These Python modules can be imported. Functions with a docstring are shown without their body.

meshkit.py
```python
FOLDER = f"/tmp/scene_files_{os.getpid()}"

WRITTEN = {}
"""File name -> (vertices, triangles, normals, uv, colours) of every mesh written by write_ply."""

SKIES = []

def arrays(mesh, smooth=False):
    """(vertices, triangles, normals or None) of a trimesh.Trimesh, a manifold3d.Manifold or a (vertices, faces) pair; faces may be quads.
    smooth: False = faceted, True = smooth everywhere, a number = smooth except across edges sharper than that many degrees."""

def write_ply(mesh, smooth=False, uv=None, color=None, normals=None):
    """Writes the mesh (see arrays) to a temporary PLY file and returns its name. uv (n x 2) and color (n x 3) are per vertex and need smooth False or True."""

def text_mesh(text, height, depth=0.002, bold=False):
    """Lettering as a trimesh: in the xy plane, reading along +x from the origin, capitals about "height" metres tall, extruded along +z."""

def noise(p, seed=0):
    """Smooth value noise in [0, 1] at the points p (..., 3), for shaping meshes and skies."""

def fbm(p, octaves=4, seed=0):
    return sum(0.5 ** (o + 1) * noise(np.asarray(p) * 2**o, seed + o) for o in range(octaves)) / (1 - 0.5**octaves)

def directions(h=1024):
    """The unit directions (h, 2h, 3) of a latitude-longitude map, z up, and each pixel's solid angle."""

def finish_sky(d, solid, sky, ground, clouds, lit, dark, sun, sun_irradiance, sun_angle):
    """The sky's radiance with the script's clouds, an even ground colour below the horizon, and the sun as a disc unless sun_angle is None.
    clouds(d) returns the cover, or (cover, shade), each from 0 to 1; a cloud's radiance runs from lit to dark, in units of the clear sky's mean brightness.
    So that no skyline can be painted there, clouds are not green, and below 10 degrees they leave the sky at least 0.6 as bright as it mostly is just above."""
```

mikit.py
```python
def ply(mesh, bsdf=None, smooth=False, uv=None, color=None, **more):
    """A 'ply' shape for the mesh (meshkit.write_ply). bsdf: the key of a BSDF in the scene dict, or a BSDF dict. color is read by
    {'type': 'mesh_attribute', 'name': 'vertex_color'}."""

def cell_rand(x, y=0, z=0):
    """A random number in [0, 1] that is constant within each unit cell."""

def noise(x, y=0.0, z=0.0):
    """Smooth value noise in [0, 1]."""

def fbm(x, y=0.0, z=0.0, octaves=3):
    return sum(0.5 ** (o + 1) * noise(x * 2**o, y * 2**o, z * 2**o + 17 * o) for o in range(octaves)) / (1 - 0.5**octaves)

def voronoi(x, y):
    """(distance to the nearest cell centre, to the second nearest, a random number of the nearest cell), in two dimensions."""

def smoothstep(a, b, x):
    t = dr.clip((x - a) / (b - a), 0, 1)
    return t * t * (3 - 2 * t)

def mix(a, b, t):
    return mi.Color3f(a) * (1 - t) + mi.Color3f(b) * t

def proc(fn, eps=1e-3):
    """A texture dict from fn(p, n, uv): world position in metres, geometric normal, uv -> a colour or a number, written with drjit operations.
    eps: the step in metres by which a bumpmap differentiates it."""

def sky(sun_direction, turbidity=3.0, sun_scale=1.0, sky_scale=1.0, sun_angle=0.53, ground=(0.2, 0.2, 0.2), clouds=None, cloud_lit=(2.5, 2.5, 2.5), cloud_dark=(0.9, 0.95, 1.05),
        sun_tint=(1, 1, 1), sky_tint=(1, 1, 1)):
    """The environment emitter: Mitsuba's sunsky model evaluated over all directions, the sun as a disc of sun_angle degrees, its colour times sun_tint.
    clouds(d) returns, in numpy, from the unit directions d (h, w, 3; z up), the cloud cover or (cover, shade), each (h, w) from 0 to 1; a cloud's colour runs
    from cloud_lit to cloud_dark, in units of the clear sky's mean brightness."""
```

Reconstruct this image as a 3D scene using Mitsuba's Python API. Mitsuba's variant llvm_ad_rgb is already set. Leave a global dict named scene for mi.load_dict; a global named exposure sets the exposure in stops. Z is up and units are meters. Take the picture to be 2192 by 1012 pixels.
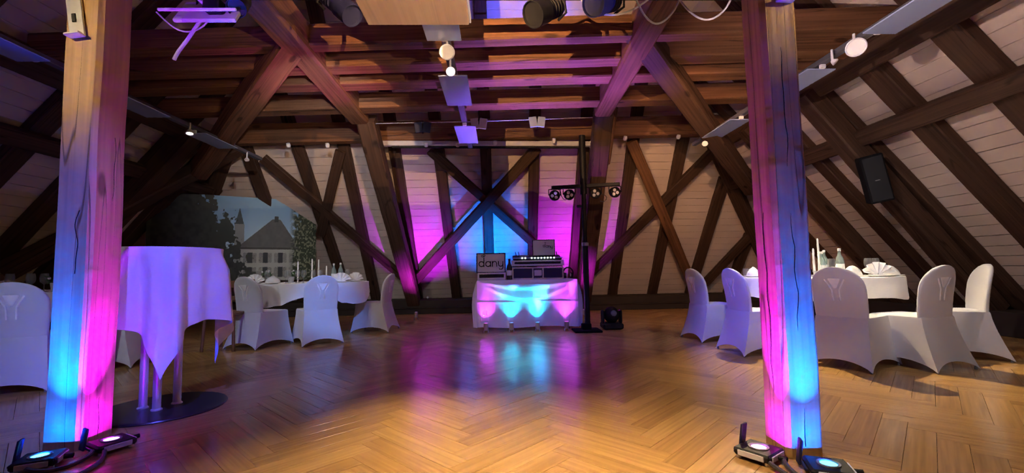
import math, random
import numpy as np, trimesh
import drjit as dr
import mitsuba as mi
import mikit, meshkit
from shapely.geometry import Polygon, LineString, Point, box as sbox
from shapely.ops import unary_union
T = mi.ScalarTransform4f
scene, labels = {}, {}
rnd = random.Random(7)

# ------------------------------------------------------------------ camera, lights, exposure
exposure = 5.0
LS = 2. ** -exposure          # lamp powers below are given for exposure 0
CAM = np.array([0, 0, .93])
FWD = np.array([.03062959, .99678839, .07399143])
UP = np.array([.01569995, -.07449682, .99709766])
scene['camera'] = {'type': 'perspective', 'fov': 2 * math.degrees(math.atan(1096 / 950)), 'fov_axis': 'x', 'near_clip': .05, 'far_clip': 60.,
                   'to_world': T().look_at(origin=CAM.tolist(), target=(CAM + FWD).tolist(), up=UP.tolist())}
WARM, WHITE = (1., .76, .42), (1., .95, .90)
MAG, CYAN, VIO = (1., .02, 1.5), (.01, .42, 1.6), (.105, .10, 1.)


def spot(key, at, to, color, power, cutoff, beam=None):
    up = [0, 1, 0] if abs(np.array(to)[2] - at[2]) > .7 * np.linalg.norm(np.array(to) - at) else [0, 0, 1]
    scene[key] = {'type': 'spot', 'to_world': T().look_at(origin=list(map(float, at)), target=list(map(float, to)), up=up),
                  'intensity': {'type': 'rgb', 'value': [LS * power * c for c in color]}, 'cutoff_angle': float(cutoff), 'beam_width': float(cutoff * .6 if beam is None else beam)}


# room light: the lamps of the three ceiling tracks
spot('light_track_warm_floor', (.0, 1.5, 2.72), (.1, 1.7, 0), WARM, 56, 34, 12)
spot('light_track_warm_left', (-3.0, .7, 2.65), (-2.4, 2.75, 2.2), WARM, 13, 19, 8)
spot('light_track_warm_right', (2.9, 1.0, 2.65), (1.5, 2.2, 2.5), WARM, 10, 19, 9)
spot('light_track_right_floor', (3.0, 5.45, 2.68), (3.3, 3.1, 0), WARM, 40, 41, 20)
spot('light_centre_pool', (-.38, 3.62, 2.62), (-.5, 2.95, 0), WARM, 20, 15, 2)
spot('light_track_left_table', (-3.82, 5.15, 2.68), (-3.2, 6.6, .7), WHITE, 2.5, 45, 20)
spot('light_track_right_table', (3.0, 3.7, 2.68), (3.9, 5.3, .8), (.95, .97, 1.), 4.2, 50, 25)
spot('light_track_right_front', (2.9, .6, 2.3), (3.7, 4.4, .6), (.82, .93, 1.), 4.2, 30, 17)
spot('light_track_left_front', (-3.4, .3, 2.4), (-3.2, 5.2, .4), (.78, .92, 1.), 12, 20, 9)
spot('light_track_roof', (1.2, 2.4, 2.2), (4.6, 4.8, 2.75), (1., .74, .66), 15, 44, 22)
spot('light_track_collar', (-.3, 1.9, 2.7), (-.3, 5.5, 3.55), (1., .58, .26), 60, 44, 20)
spot('light_track_dj', (-.38, 3.7, 2.6), (.30, 6.95, 1.25), (1., .95, 1.), 16, 8, 5)
spot('light_track_far_slope', (1.6, 3.6, 2.75), (3.9, 8.7, 1.6), (1., .52, .28), 30, 32, 16)
spot('light_track_far_left', (-1.6, 3.6, 2.75), (-3.0, 8.4, 2.3), (.85, .86, .92), 19, 30, 16)
spot('light_lamp_soffit', (.5, .9, 1.75), (-.5, 2.6, 2.62), (1., .70, .45), 15, 20, 12)
# coloured stage lamps under the ties
spot('light_stage_high_table', (-1.2, .9, 2.6), (-2.42, 3.1, .66), VIO, 30, 19, 10)
spot('light_stage_chair', (.75, 3.1, 2.85), (2.55, 4.8, .6), VIO, 30, 12, 7)
spot('light_stage_left_chair', (-.7, 3.2, 2.70), (-2.25, 6.15, .5), (.14, .30, 1.), 34, 9, 5)
spot('light_stage_dj', (.75, 3.1, 2.85), (.5, 6.3, 0), VIO, 14, 24, 9)

# ------------------------------------------------------------------ materials
def rgb(*c): return {'type': 'rgb', 'value': list(c)}
def pr(color, rough=.6, metal=0., spec=.5, **k):
    return {'type': 'twosided', 'bsdf': {'type': 'principled', 'base_color': color if isinstance(color, dict) else rgb(*color), 'roughness': rough, 'metallic': metal, 'specular': spec, **k}}


def wood_fn(lo, hi, crack):
    def fn(p, n, uv):
        u, v = uv.x, uv.y
        w = v + .006 * (mikit.noise(u * 3, v * 7) - .5)
        g = mikit.fbm(u * 1.3, w * 55, 0, 4)
        big = mikit.fbm(u * .8, v * 5, 3., 3)
        line = mikit.smoothstep(.47, .5, mikit.noise(u * .5, w * 22, 5.)) * (1 - mikit.smoothstep(.5, .53, mikit.noise(u * .5, w * 22, 5.)))
        knot, _, kr = mikit.voronoi(u * 1.1, v * 3.2)
        kk = (1 - mikit.smoothstep(.05, .11, knot)) * dr.select(kr > .72, 1., 0.)
        t = dr.clip(.65 * g + .55 * big - .1, 0, 1)
        return mikit.mix(lo, hi, t) * (1 - crack * line) * (1 - .6 * kk)
    return fn


def wood_bump(p, n, uv):
    u, v = uv.x, uv.y
    return mikit.fbm(u * 1.6, v * 48, 0, 3) + .8 * mikit.fbm(u * 14, v * 14, 2., 2) - .8 * mikit.smoothstep(.48, .5, mikit.noise(u * .5, v * 22, 5.)) * (1 - mikit.smoothstep(.5, .52, mikit.noise(u * .5, v * 22, 5.)))


scene['m_post'] = {'type': 'twosided', 'bsdf': {'type': 'bumpmap', 'arbitrary': mikit.proc(wood_bump, 2e-3), 'scale': .006,
                   'bsdf': {'type': 'principled', 'base_color': mikit.proc(wood_fn((.27, .14, .045), (.60, .37, .14), .6)), 'roughness': .55, 'specular': .4}}}
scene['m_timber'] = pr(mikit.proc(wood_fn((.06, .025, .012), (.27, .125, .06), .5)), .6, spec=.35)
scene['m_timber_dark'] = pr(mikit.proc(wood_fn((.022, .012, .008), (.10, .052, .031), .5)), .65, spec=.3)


def plank_fn(lo, hi):
    def fn(p, n, uv):
        u, v = uv.x, uv.y
        g = mikit.fbm(u * 2.2, v * 70, 1., 3)
        return mikit.mix(lo, hi, dr.clip(1.3 * g - .15 + .35 * (mikit.noise(u * 3, v * 12) - .5), 0, 1))
    return fn


for i, (lo, hi) in enumerate([((.33, .175, .055), (.45, .26, .09)), ((.36, .195, .062), (.49, .285, .10)), ((.30, .155, .05), (.42, .24, .08)), ((.38, .215, .072), (.51, .305, .11))]):
    scene[f'm_plank_{i}'] = pr(mikit.proc(plank_fn(lo, hi)), .21, spec=.8, clearcoat=1., clearcoat_gloss=.75)


def board_fn(p, n, uv):
    return mikit.mix((.60, .49, .42), (.72, .60, .52), mikit.fbm(p.x * 2 + p.y * 2, p.z * 5, 0, 3))


scene['m_board'] = pr(mikit.proc(board_fn), .8, spec=.2)
scene['m_backing'] = pr((.34, .28, .24), .9, spec=.1)
scene['m_dark_trim'] = pr((.035, .025, .02), .7, spec=.3)
scene['m_floor_base'] = pr((.05, .028, .012), .8)
scene['m_cover'] = pr((.66, .66, .69), .75, spec=.3, sheen=.2)
scene['m_cover_light'] = pr((.93, .93, .94), .7, spec=.3)
scene['m_linen'] = pr((.84, .84, .84), .8, spec=.2, sheen=.2)
scene['m_plate'] = pr((.36, .44, .66), .38, .3, spec=.6)
scene['m_track'] = pr((.10, .10, .12), .5, .2)
scene['m_white_metal'] = pr((.75, .75, .76), .4, spec=.5)
scene['m_silver'] = pr((.72, .72, .74), .3, .9)
scene['m_chrome'] = pr((.80, .81, .85), .4, .45)
scene['m_black'] = pr((.007, .007, .009), .5, spec=.3)
scene['m_black_matt'] = pr((.006, .006, .007), .9, spec=.1)
scene['m_grey'] = pr((.16, .16, .17), .5, spec=.4)
scene['m_disc'] = pr((.045, .045, .05), .3, .4)
scene['m_case'] = pr((.58, .56, .60), .55, spec=.4)
scene['m_navy'] = pr((.012, .014, .05), .5, spec=.4)
scene['m_pale_wood'] = pr(mikit.proc(wood_fn((.55, .38, .22), (.72, .54, .35), .1)), .55)
scene['m_wax'] = pr((.88, .87, .82), .5)
scene['m_leaf'] = pr((.06, .13, .05), .6)
scene['m_flower'] = pr((.75, .72, .72), .7)
scene['m_cable'] = pr((.05, .05, .055), .5)
scene['m_cable_pale'] = pr((.55, .55, .6), .5)
scene['m_bottle_dark'] = pr((.02, .025, .02), .12, spec=.6)
scene['m_label'] = pr((.75, .78, .80), .6)
scene['m_pot'] = pr((.45, .45, .46), .5)
scene['m_glass'] = {'type': 'dielectric', 'int_ior': 1.5}
scene['m_thin_glass'] = {'type': 'blendbsdf', 'weight': .10, 'a': {'type': 'thindielectric', 'int_ior': 1.5}, 'b': pr((.85, .88, .90), .25)}
scene['m_water_glass'] = {'type': 'blendbsdf', 'weight': .22, 'a': {'type': 'thindielectric', 'int_ior': 1.5, 'specular_transmittance': rgb(.82, .94, .93)}, 'b': pr((.70, .85, .86), .2)}
scene['m_chair_wood'] = pr((.16, .07, .035), .5)


# ------------------------------------------------------------------ helpers
def add(key, mesh, mat, smooth=False, uv=None, **more):
    k, n = key, 0
    while k in scene:
        n += 1
        k = f'{key}_{n:03d}'
    scene[k] = mikit.ply(mesh, mat, smooth, uv, **more)
    return k


def fresh(key):
    """the next free key for a thing made of parts"""
    k, n = key, 0
    while k in scene or k in labels or any(s.startswith(k + '__') for s in scene):
        n += 1
        k = f'{key}_{n:03d}'
    return k


def tag(key, label=None, cat=None, group=None, kind=None):
    d = labels.setdefault(key, {})
    for a, b in (('label', label), ('category', cat), ('group', group), ('kind', kind)):
        if b: d[a] = b
    return key


def cat(*ms): return trimesh.util.concatenate([m for m in ms])
def mv(m, *t):
    m = m.copy(); m.apply_translation(t); return m
def rot(m, deg, axis=(0, 0, 1), point=(0, 0, 0)):
    m = m.copy(); m.apply_transform(trimesh.transformations.rotation_matrix(math.radians(deg), axis, point)); return m


def rbox(sx, sy, sz, c=.006):
    """a box with chamfered edges, centred"""
    c = min(c, .45 * min(sx, sy, sz))
    pts = []
    for a in (-1, 1):
        for b in (-1, 1):
            for d in (-1, 1):
                x, y, z = a * sx / 2, b * sy / 2, d * sz / 2
                pts += [(x - a * c, y - b * c, z), (x - a * c, y, z - d * c), (x, y - b * c, z - d * c)]
    return trimesh.convex.convex_hull(np.array(pts))


def lathe(prof, n=24):
    """prof: (radius, z) from bottom to top"""
    prof = np.array(prof, float)
    a = np.arange(n) * 2 * np.pi / n
    v = np.stack([np.outer(prof[:, 0], np.cos(a)), np.outer(prof[:, 0], np.sin(a)), np.repeat(prof[:, 1:], n, 1)], -1).reshape(-1, 3)
    f = []
    for i in range(len(prof) - 1):
        for j in range(n):
            k = (j + 1) % n
            f += [(i * n + j, i * n + k, (i + 1) * n + k), (i * n + j, (i + 1) * n + k, (i + 1) * n + j)]
    m = trimesh.Trimesh(v, f, process=False)
    m.merge_vertices(); m.update_faces(m.nondegenerate_faces())
    return m


def cyl(p, q, r, n=14):
    return trimesh.creation.cylinder(radius=r, segment=[p, q], sections=n)


def tube(pts, r, n=8, closed=False):
    p = np.array(pts, float)
    t = np.gradient(p, axis=0); t /= np.linalg.norm(t, axis=1, keepdims=True) + 1e-12
    ref = np.array([0, 0, 1.]) if abs(t[:, 2]).max() < .95 else np.array([.3, 1., .1])
    a = np.cross(t, ref); a /= np.linalg.norm(a, axis=1, keepdims=True)
    b = np.cross(t, a)
    ang = np.arange(n) * 2 * np.pi / n
    v = p[:, None] + r * (np.cos(ang)[None, :, None] * a[:, None] + np.sin(ang)[None, :, None] * b[:, None])
    f = []
    for i in range(len(p) - 1):
        for j in range(n):
            k = (j + 1) % n
            f += [(i * n + j, i * n + k, (i + 1) * n + k), (i * n + j, (i + 1) * n + k, (i + 1) * n + j)]
    c0, c1 = len(p) * n, len(p) * n + 1
    for j in range(n):
        k = (j + 1) % n
        f += [(c0, k, j), (c1, (len(p) - 1) * n + j, (len(p) - 1) * n + k)]
    return trimesh.Trimesh(np.vstack([v.reshape(-1, 3), p[:1], p[-1:]]), f, process=False)


def curve(pts, n=24):
    from scipy.interpolate import CubicSpline
    p = np.array(pts, float)
    s = np.r_[0, np.cumsum(np.linalg.norm(np.diff(p, axis=0), axis=1))]
    return CubicSpline(s, p)(np.linspace(0, s[-1], n))


def beam(p0, p1, w, h, up=(0, 0, 1), ch=.02, rough=.006, seed=None, step=.22):
    """a hewn timber from p0 to p1 (axis), w across, h along 'up'; returns mesh and uv"""
    seed = rnd.randrange(10000) if seed is None else seed
    p0, p1 = np.array(p0, float), np.array(p1, float)
    L = np.linalg.norm(p1 - p0); e1 = (p1 - p0) / L
    e2 = np.cross(e1, up); e2 /= np.linalg.norm(e2); e3 = np.cross(e2, e1)
    a, b = w / 2, h / 2
    sec = np.array([(-a + ch, -b), (a - ch, -b), (a, -b + ch), (a, b - ch), (a - ch, b), (-a + ch, b), (-a, b - ch), (-a, -b + ch), (-a + ch, -b)])
    per = np.r_[0, np.cumsum(np.linalg.norm(np.diff(sec, axis=0), axis=1))]
    N = max(2, int(L / step))
    s = np.linspace(0, L, N + 1)
    V, UV = [], []
    for x in s:
        q = p0 + e1 * x + sec[:, :1] * e2 + sec[:, 1:] * e3
        d = np.stack([meshkit.noise(q * 2.3, seed), meshkit.noise(q * 2.3, seed + 1), meshkit.noise(q * 2.3, seed + 2)], -1) - .5
        d[-1] = d[0]
        V.append(q + 2 * rough * d); UV.append(np.stack([np.full(9, x), per], -1))
    off = np.array([seed % 97 * 3.1, seed % 53 * 1.7])
    F = []
    for i in range(N):
        for j in range(8):
            a0 = i * 9 + j
            F += [(a0, a0 + 1, a0 + 10), (a0, a0 + 10, a0 + 9)]
    V, UV = np.vstack(V), np.vstack(UV)
    for e, ring in ((0, np.arange(8)), (1, np.arange(8)[::-1])):
        base = len(V); src = ring + e * N * 9
        V = np.vstack([V, V[src]]); UV = np.vstack([UV, np.stack([np.zeros(8) + .3, np.arange(8) * .02], -1)])
        F += [(base, base + k + 1, base + k) if True else 0 for k in range(1, 7)]
    m = trimesh.Trimesh(V, F, process=False)
    return m, UV + off


def timber(key, p0, p1, w, h, label, category='beam', mat='m_timber', up=(0, 0, 1), group=None, **k):
    m, uv = beam(p0, p1, w, h, up, **k)
    return tag(add(key, m, mat, uv=uv), label, category, group)


ORD = ['first', 'second', 'third', 'fourth', 'fifth', 'sixth', 'seventh', 'eighth', 'ninth', 'tenth', 'eleventh', 'twelfth', 'thirteenth', 'fourteenth']

# roof planes: inner faces of the rafters
HN, HK = np.array([0, .777, .629]), 8.214
RN, RK = np.array([.749, 0, .663]), 5.168
LN, LK = np.array([-.749, 0, .663]), 5.767
def hip(x, z, d=0.): return np.array([x, (HK - d - .629 * z) / .777, z])
def rgt(y, z, d=0.): return np.array([(RK - d - .663 * z) / .749, y, z])
def lft(y, z, d=0.): return np.array([-(LK - d - .663 * z) / .749, y, z])

# ------------------------------------------------------------------ the setting: floor of herringbone parquet
FLOOR = sbox(-8.2, -3.2, 7.4, 11.2)
add('floor', mv(trimesh.creation.box((15.6, 14.4, .04)), -.4, 4.0, -.0255), 'm_floor_base')
tag('floor', 'warm brown herringbone parquet floor of the attic hall', kind='structure')


def plank_mesh(cx, cy, ang, L, W):
    g, c = .0007, .0012
    dz = rnd.uniform(-.0004, .0004)
    pts = [(-L / 2 + g, -W / 2 + g), (L / 2 - g, -W / 2 + g), (L / 2 - g, W / 2 - g), (-L / 2 + g, W / 2 - g)]
    ins = [(x - math.copysign(c, x), y - math.copysign(c, y)) for x, y in pts]
    v = [(x, y, -.006) for x, y in pts] + [(x, y, dz - .0008) for x, y in pts] + [(x, y, dz) for x, y in ins]
    f = [(8, 9, 10), (8, 10, 11)]
    for k in range(4):
        n = (k + 1) % 4
        f += [(k, n, 4 + n), (k, 4 + n, 4 + k), (4 + k, 4 + n, 8 + n), (4 + k, 8 + n, 8 + k)]
    v = np.array(v)
    off = (rnd.uniform(0, 60), rnd.uniform(0, 60))
    uv = v[:, :2] + off
    ca, sa = math.cos(ang), math.sin(ang)
    v = np.stack([v[:, 0] * ca - v[:, 1] * sa + cx, v[:, 0] * sa + v[:, 1] * ca + cy, v[:, 2]], -1)
    return v, np.array(f), uv


def px_of(p):
    q = np.array(p) - CAM
    right = np.cross(FWD, UP)
    z = q @ FWD
    return 1096 + 950 * (q @ right) / z, 506 - 950 * (q @ UP) / z, z


PL, PW = .72, .12
planks = []
r2 = math.sqrt(.5)
for k in range(-120, 170):
    for m in range(-16, 17):
        for kind in (0, 1):
            ox, oy = k * PW + m * PL, k * PW - m * PL
            a, b = (ox + PL / 2, oy + PW / 2) if kind == 0 else (ox + PW / 2, oy + PW + PL / 2)
            x, y = (a - b) * r2 + .9 - .05, (a + b) * r2 + 2.65 - .05
            if -8 < x < 7.2 and -3 < y < 11.:
                if abs(x - .1) > .55 * 1.25 * y + 9 and y > 0: continue
                planks.append((x, y, math.pi / 4 + kind * math.pi / 2))


def seen(pl):
    x, y, a = pl
    if y < .6: return 0
    u, v, z = px_of((x, y, 0))
    if not (-60 < u < 2250 and 0 < v < 1060): return 0
    return 1 / z ** 3


planks.sort(key=lambda q: (-seen(q), q))
rest = [[], [], [], []]
for i, (x, y, a) in enumerate(planks):
    v, f, uv = plank_mesh(x, y, a, PL, PW)
    tone = rnd.choice([0, 0, 1, 1, 2, 3])
    if i < 300:
        add('floor__plank', (v, f), f'm_plank_{tone}', uv=uv)
    else:
        rest[tone].append((v, f, uv))
for tone in range(4):
    n0, VV, FF, UU = 0, [], [], []
    for v, f, uv in rest[tone]:
        VV.append(v); FF.append(f + n0); UU.append(uv); n0 += len(v)
    k = add('floor__plank', (np.vstack(VV), np.vstack(FF)), f'm_plank_{tone}', uv=np.vstack(UU))
    tag(k, 'parquet planks further off', kind='stuff')

# ------------------------------------------------------------------ walls: the three sloped sides, lined with pale boards
ZT = 5.6
BW = .165


def slope(name, P, n, a0, a1, label, along):
    """P(a, z, d): point of the slope; boards run along a"""
    d_back, d_face = -.165, -.13
    q = [P(a0, -.05, d_back), P(a1, -.05, d_back), P(a1, ZT + .1, d_back), P(a0, ZT + .1, d_back)]
    add(name, (np.array(q), np.array([[0, 1, 2, 3]])), 'm_backing')
    tag(name, label, kind='structure')
    slant = BW * .777 if name == 'wall_back' else BW * .749
    z = 0.
    n = np.array(n)
    while z < ZT:
        g = .0025
        z0, z1 = z + g, z + slant - g
        jit = rnd.uniform(-.002, .002)
        pts = [P(a, zz, d_face + jit) for a in (a0, a1) for zz in (z0, z1)] + [P(a, zz, d_face - .02 + jit) for a in (a0, a1) for zz in (z0, z1)]
        add(name + '__board', trimesh.convex.convex_hull(np.array(pts)), 'm_board')
        z += slant


slope('wall_back', hip, HN, -7.9, 7.1, 'pale boarded far slope of the attic behind the DJ table', 0)
slope('wall_right', rgt, RN, -3., 10.7, 'pale boarded roof slope along the right side', 1)
slope('wall_left', lft, LN, -3., 10.7, 'dark boarded roof slope along the left side', 1)
add('wall_front', mv(trimesh.creation.box((15.6, .1, 6)), -.4, -3.1, 3), 'm_board'); tag('wall_front', 'gable wall behind the camera', kind='structure')
add('ceiling', mv(trimesh.creation.box((6.6, 11.5, .05)), -.4, 2.3, ZT + .06), 'm_backing'); tag('ceiling', 'dark boards high in the roof', kind='structure')
# low plinths where the slopes meet the floor
add('baseboard_back', cat(mv(rbox(13.6, .9, .30, .01), -.4, 10.22, .15), mv(rbox(13.6, .04, .03, .005), -.4, 9.76, .135)), 'm_dark_trim'); tag('baseboard_back', 'dark low plinth along the foot of the far slope', kind='structure')
add('baseboard_right', mv(rbox(.7, 12.6, .30, .01), 6.55, 3.5, .15), 'm_dark_trim'); tag('baseboard_right', 'dark low plinth along the foot of the right slope', kind='structure')
add('baseboard_left', mv(rbox(.7, 12.6, .30, .01), -7.35, 3.5, .15), 'm_dark_trim'); tag('baseboard_left', 'dark low plinth along the foot of the left slope', kind='structure')

# ------------------------------------------------------------------ timbers
# front posts, each with its steel lamp bracket
def crack(key, pts, r=.0016):
    r *= .6
    p = curve(pts, 40)
    q = np.array(p); j = (meshkit.noise(q * 9, 5) - .5)[:, None]
    q = q + j * .035 * np.array([0 if abs(np.ptp(q[:, 0])) < 1e-6 else 1, 0 if abs(np.ptp(q[:, 1])) < 1e-6 else 1, 0])
    add(key + '__drying_crack', tube(q, r, 5), 'm_black_matt')


def post(x0, x1, y0, y1, label, bracket):
    m, uv = beam(((x0 + x1) / 2, (y0 + y1) / 2, 0), ((x0 + x1) / 2, (y0 + y1) / 2, 3.12), x1 - x0, y1 - y0, up=(0, 1, 0), ch=.022, rough=.006, step=.08)
    key = fresh('timber_post')
    tag(add(key, m, 'm_post', uv=uv), label, 'post')
    bx, bz, bw, tilt = bracket
    plate = cat(mv(rbox(bw, .012, .9, .003), 0, 0, .45), mv(rbox(bw, .05, .014, .003), 0, -.02, .007))
    slot = mv(rbox(.022, .006, .05, .002), -.004, -.009, .115)
    for nm, mm, mt in (('bracket', plate, 'm_silver'), ('bracket_slot', slot, 'm_black')):
        add(f'{key}__{nm}', mv(rot(mm, tilt, (0, 1, 0)), bx, y0 - .012, bz), mt)
    return key


PA = post(-2.47, -2.262, 2.52, 2.745, 'thick hewn timber post left of the high table, lit blue and magenta', (-2.375, 2.29, .085, -9))
PB = post(1.37, 1.555, 2.15, 2.345, 'thick hewn timber post in front of the right round table, lit magenta and blue', (1.485, 2.27, .09, 2))

crack(PA, [(-2.2625, 2.630, .04), (-2.2625, 2.636, .6), (-2.2625, 2.645, 1.2), (-2.2625, 2.655, 1.75)])
crack(PA, [(-2.33, 2.5195, .95), (-2.335, 2.5195, 1.1), (-2.33, 2.5195, 1.3)], .003)
crack(PB, [(1.452, 2.1495, .06), (1.458, 2.1495, .7), (1.452, 2.1495, 1.5), (1.462, 2.1495, 2.25)], .0026)
crack(PB, [(1.3695, 2.235, .05), (1.3695, 2.24, .5), (1.3695, 2.25, 1.2)], .0026)
timber('tie_beam', (-1.93, 1.5, 3.29), (-2.05, 6.55, 3.29), .27, .32, 'long timber beam running away from above the left post, underside lit magenta', ch=.03)
timber('tie_beam', (1.36, 1.5, 3.29), (1.56, 6.3, 3.29), .25, .32, 'long timber beam running away from above the right post, underside lit violet', ch=.03)
timber('hanging_stub', (1.86, 7.0, 3.60), (1.72, 7.12, 2.64), .24, .16, 'short violet-lit timber hanging from the end of the right long beam', 'timber', up=(0, 1, 0))

for i, (y, z0, z1, dp, nm) in enumerate([(4.33, 3.2, 3.42, .17, 'nearest'), (4.83, 3.2, 3.5, .22, 'second nearest'), (5.29, 3.2, 3.42, .24, 'third'), (6.1, 3.2, 3.42, .24, 'fourth'), (7.58, 3.18, 3.52, .2, 'farthest, lowest-looking')]):
    sk = .055 if i < 4 else .035
    zm = (z0 + z1) / 2
    xl, xr = lft(0, zm, .0)[0] + .02, rgt(0, zm, .0)[0] - .02
    timber('collar_beam', (xl, y - sk * (xl + .35), zm), (xr, y - sk * (xr + .35), zm), dp, z1 - z0, f'{nm} of the five horizontal cross beams under the roof', ch=.015)

# purlins on the two side slopes
for side, P, s in (('right', rgt, 1), ('left', lft, -1)):
    for z0, z1, nm in ((3.05, 3.27, 'upper'), (2.43, 2.585, 'lower')):
        zm = (z0 + z1) / 2
        wide = (z1 - z0) / .749
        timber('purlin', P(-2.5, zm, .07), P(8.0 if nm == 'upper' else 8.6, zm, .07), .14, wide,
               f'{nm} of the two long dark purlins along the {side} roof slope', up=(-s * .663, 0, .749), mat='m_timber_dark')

# rafters of the far slope
HR = [(-4.55, -4.5), (-3.62, -3.45), (-2.79, -2.84), (-1.88, -1.87), (-1.08, -.99), (-.214, -.19), (.69, .75), (1.62, 1.68), (2.53, 2.65), (3.46, 3.585), (4.46, 4.48), (5.4, 5.4)]
for i, (xt, xb) in enumerate(HR):
    p0, p1 = hip(xb, .28, -.06), hip(xt, 3.2, -.06)
    lim = min((xt + 7.7) / .885, (6.9 - xt) / .885, ZT - .1) - .1
    top = hip(xt, lim, -.06) if lim > 3.2 else p1
    p1 = p0 + (p1 - p0) * ((lim - .28) / 2.92)
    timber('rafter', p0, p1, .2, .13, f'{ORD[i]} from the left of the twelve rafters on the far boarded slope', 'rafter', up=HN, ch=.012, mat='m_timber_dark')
for sgn, x0, nm in ((1, 6.9, 'right'), (-1, -7.7, 'left')):
    f = lambda q: np.array([x0 - sgn * .885 * q, 10.57 - .81 * q, q]) + np.array([-sgn * .05, -.05, -.03])
    timber('rafter', f(.28), f(5.0), .24, .2, f'long rafter along the far {nm} corner of the roof', 'rafter', ch=.015, mat='m_timber_dark')
# side rafters
RY = [3.05, 3.9, 4.74, 5.53, 6.4, 7.25, 8.1, 8.95]
for i, y in enumerate(RY):
    zt = min(ZT - .1, (10.57 - y) / .81 - .1)
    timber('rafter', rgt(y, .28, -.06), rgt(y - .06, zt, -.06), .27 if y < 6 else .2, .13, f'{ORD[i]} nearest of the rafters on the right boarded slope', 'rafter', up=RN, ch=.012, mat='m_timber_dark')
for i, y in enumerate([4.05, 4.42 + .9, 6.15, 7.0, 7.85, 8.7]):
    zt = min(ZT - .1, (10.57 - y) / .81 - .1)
    timber('rafter', lft(y, .28, -.06), lft(y - .06, zt, -.06), .25, .13, f'{ORD[i]} nearest of the rafters on the left dark slope', 'rafter', up=LN, ch=.012, mat='m_timber_dark')
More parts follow.
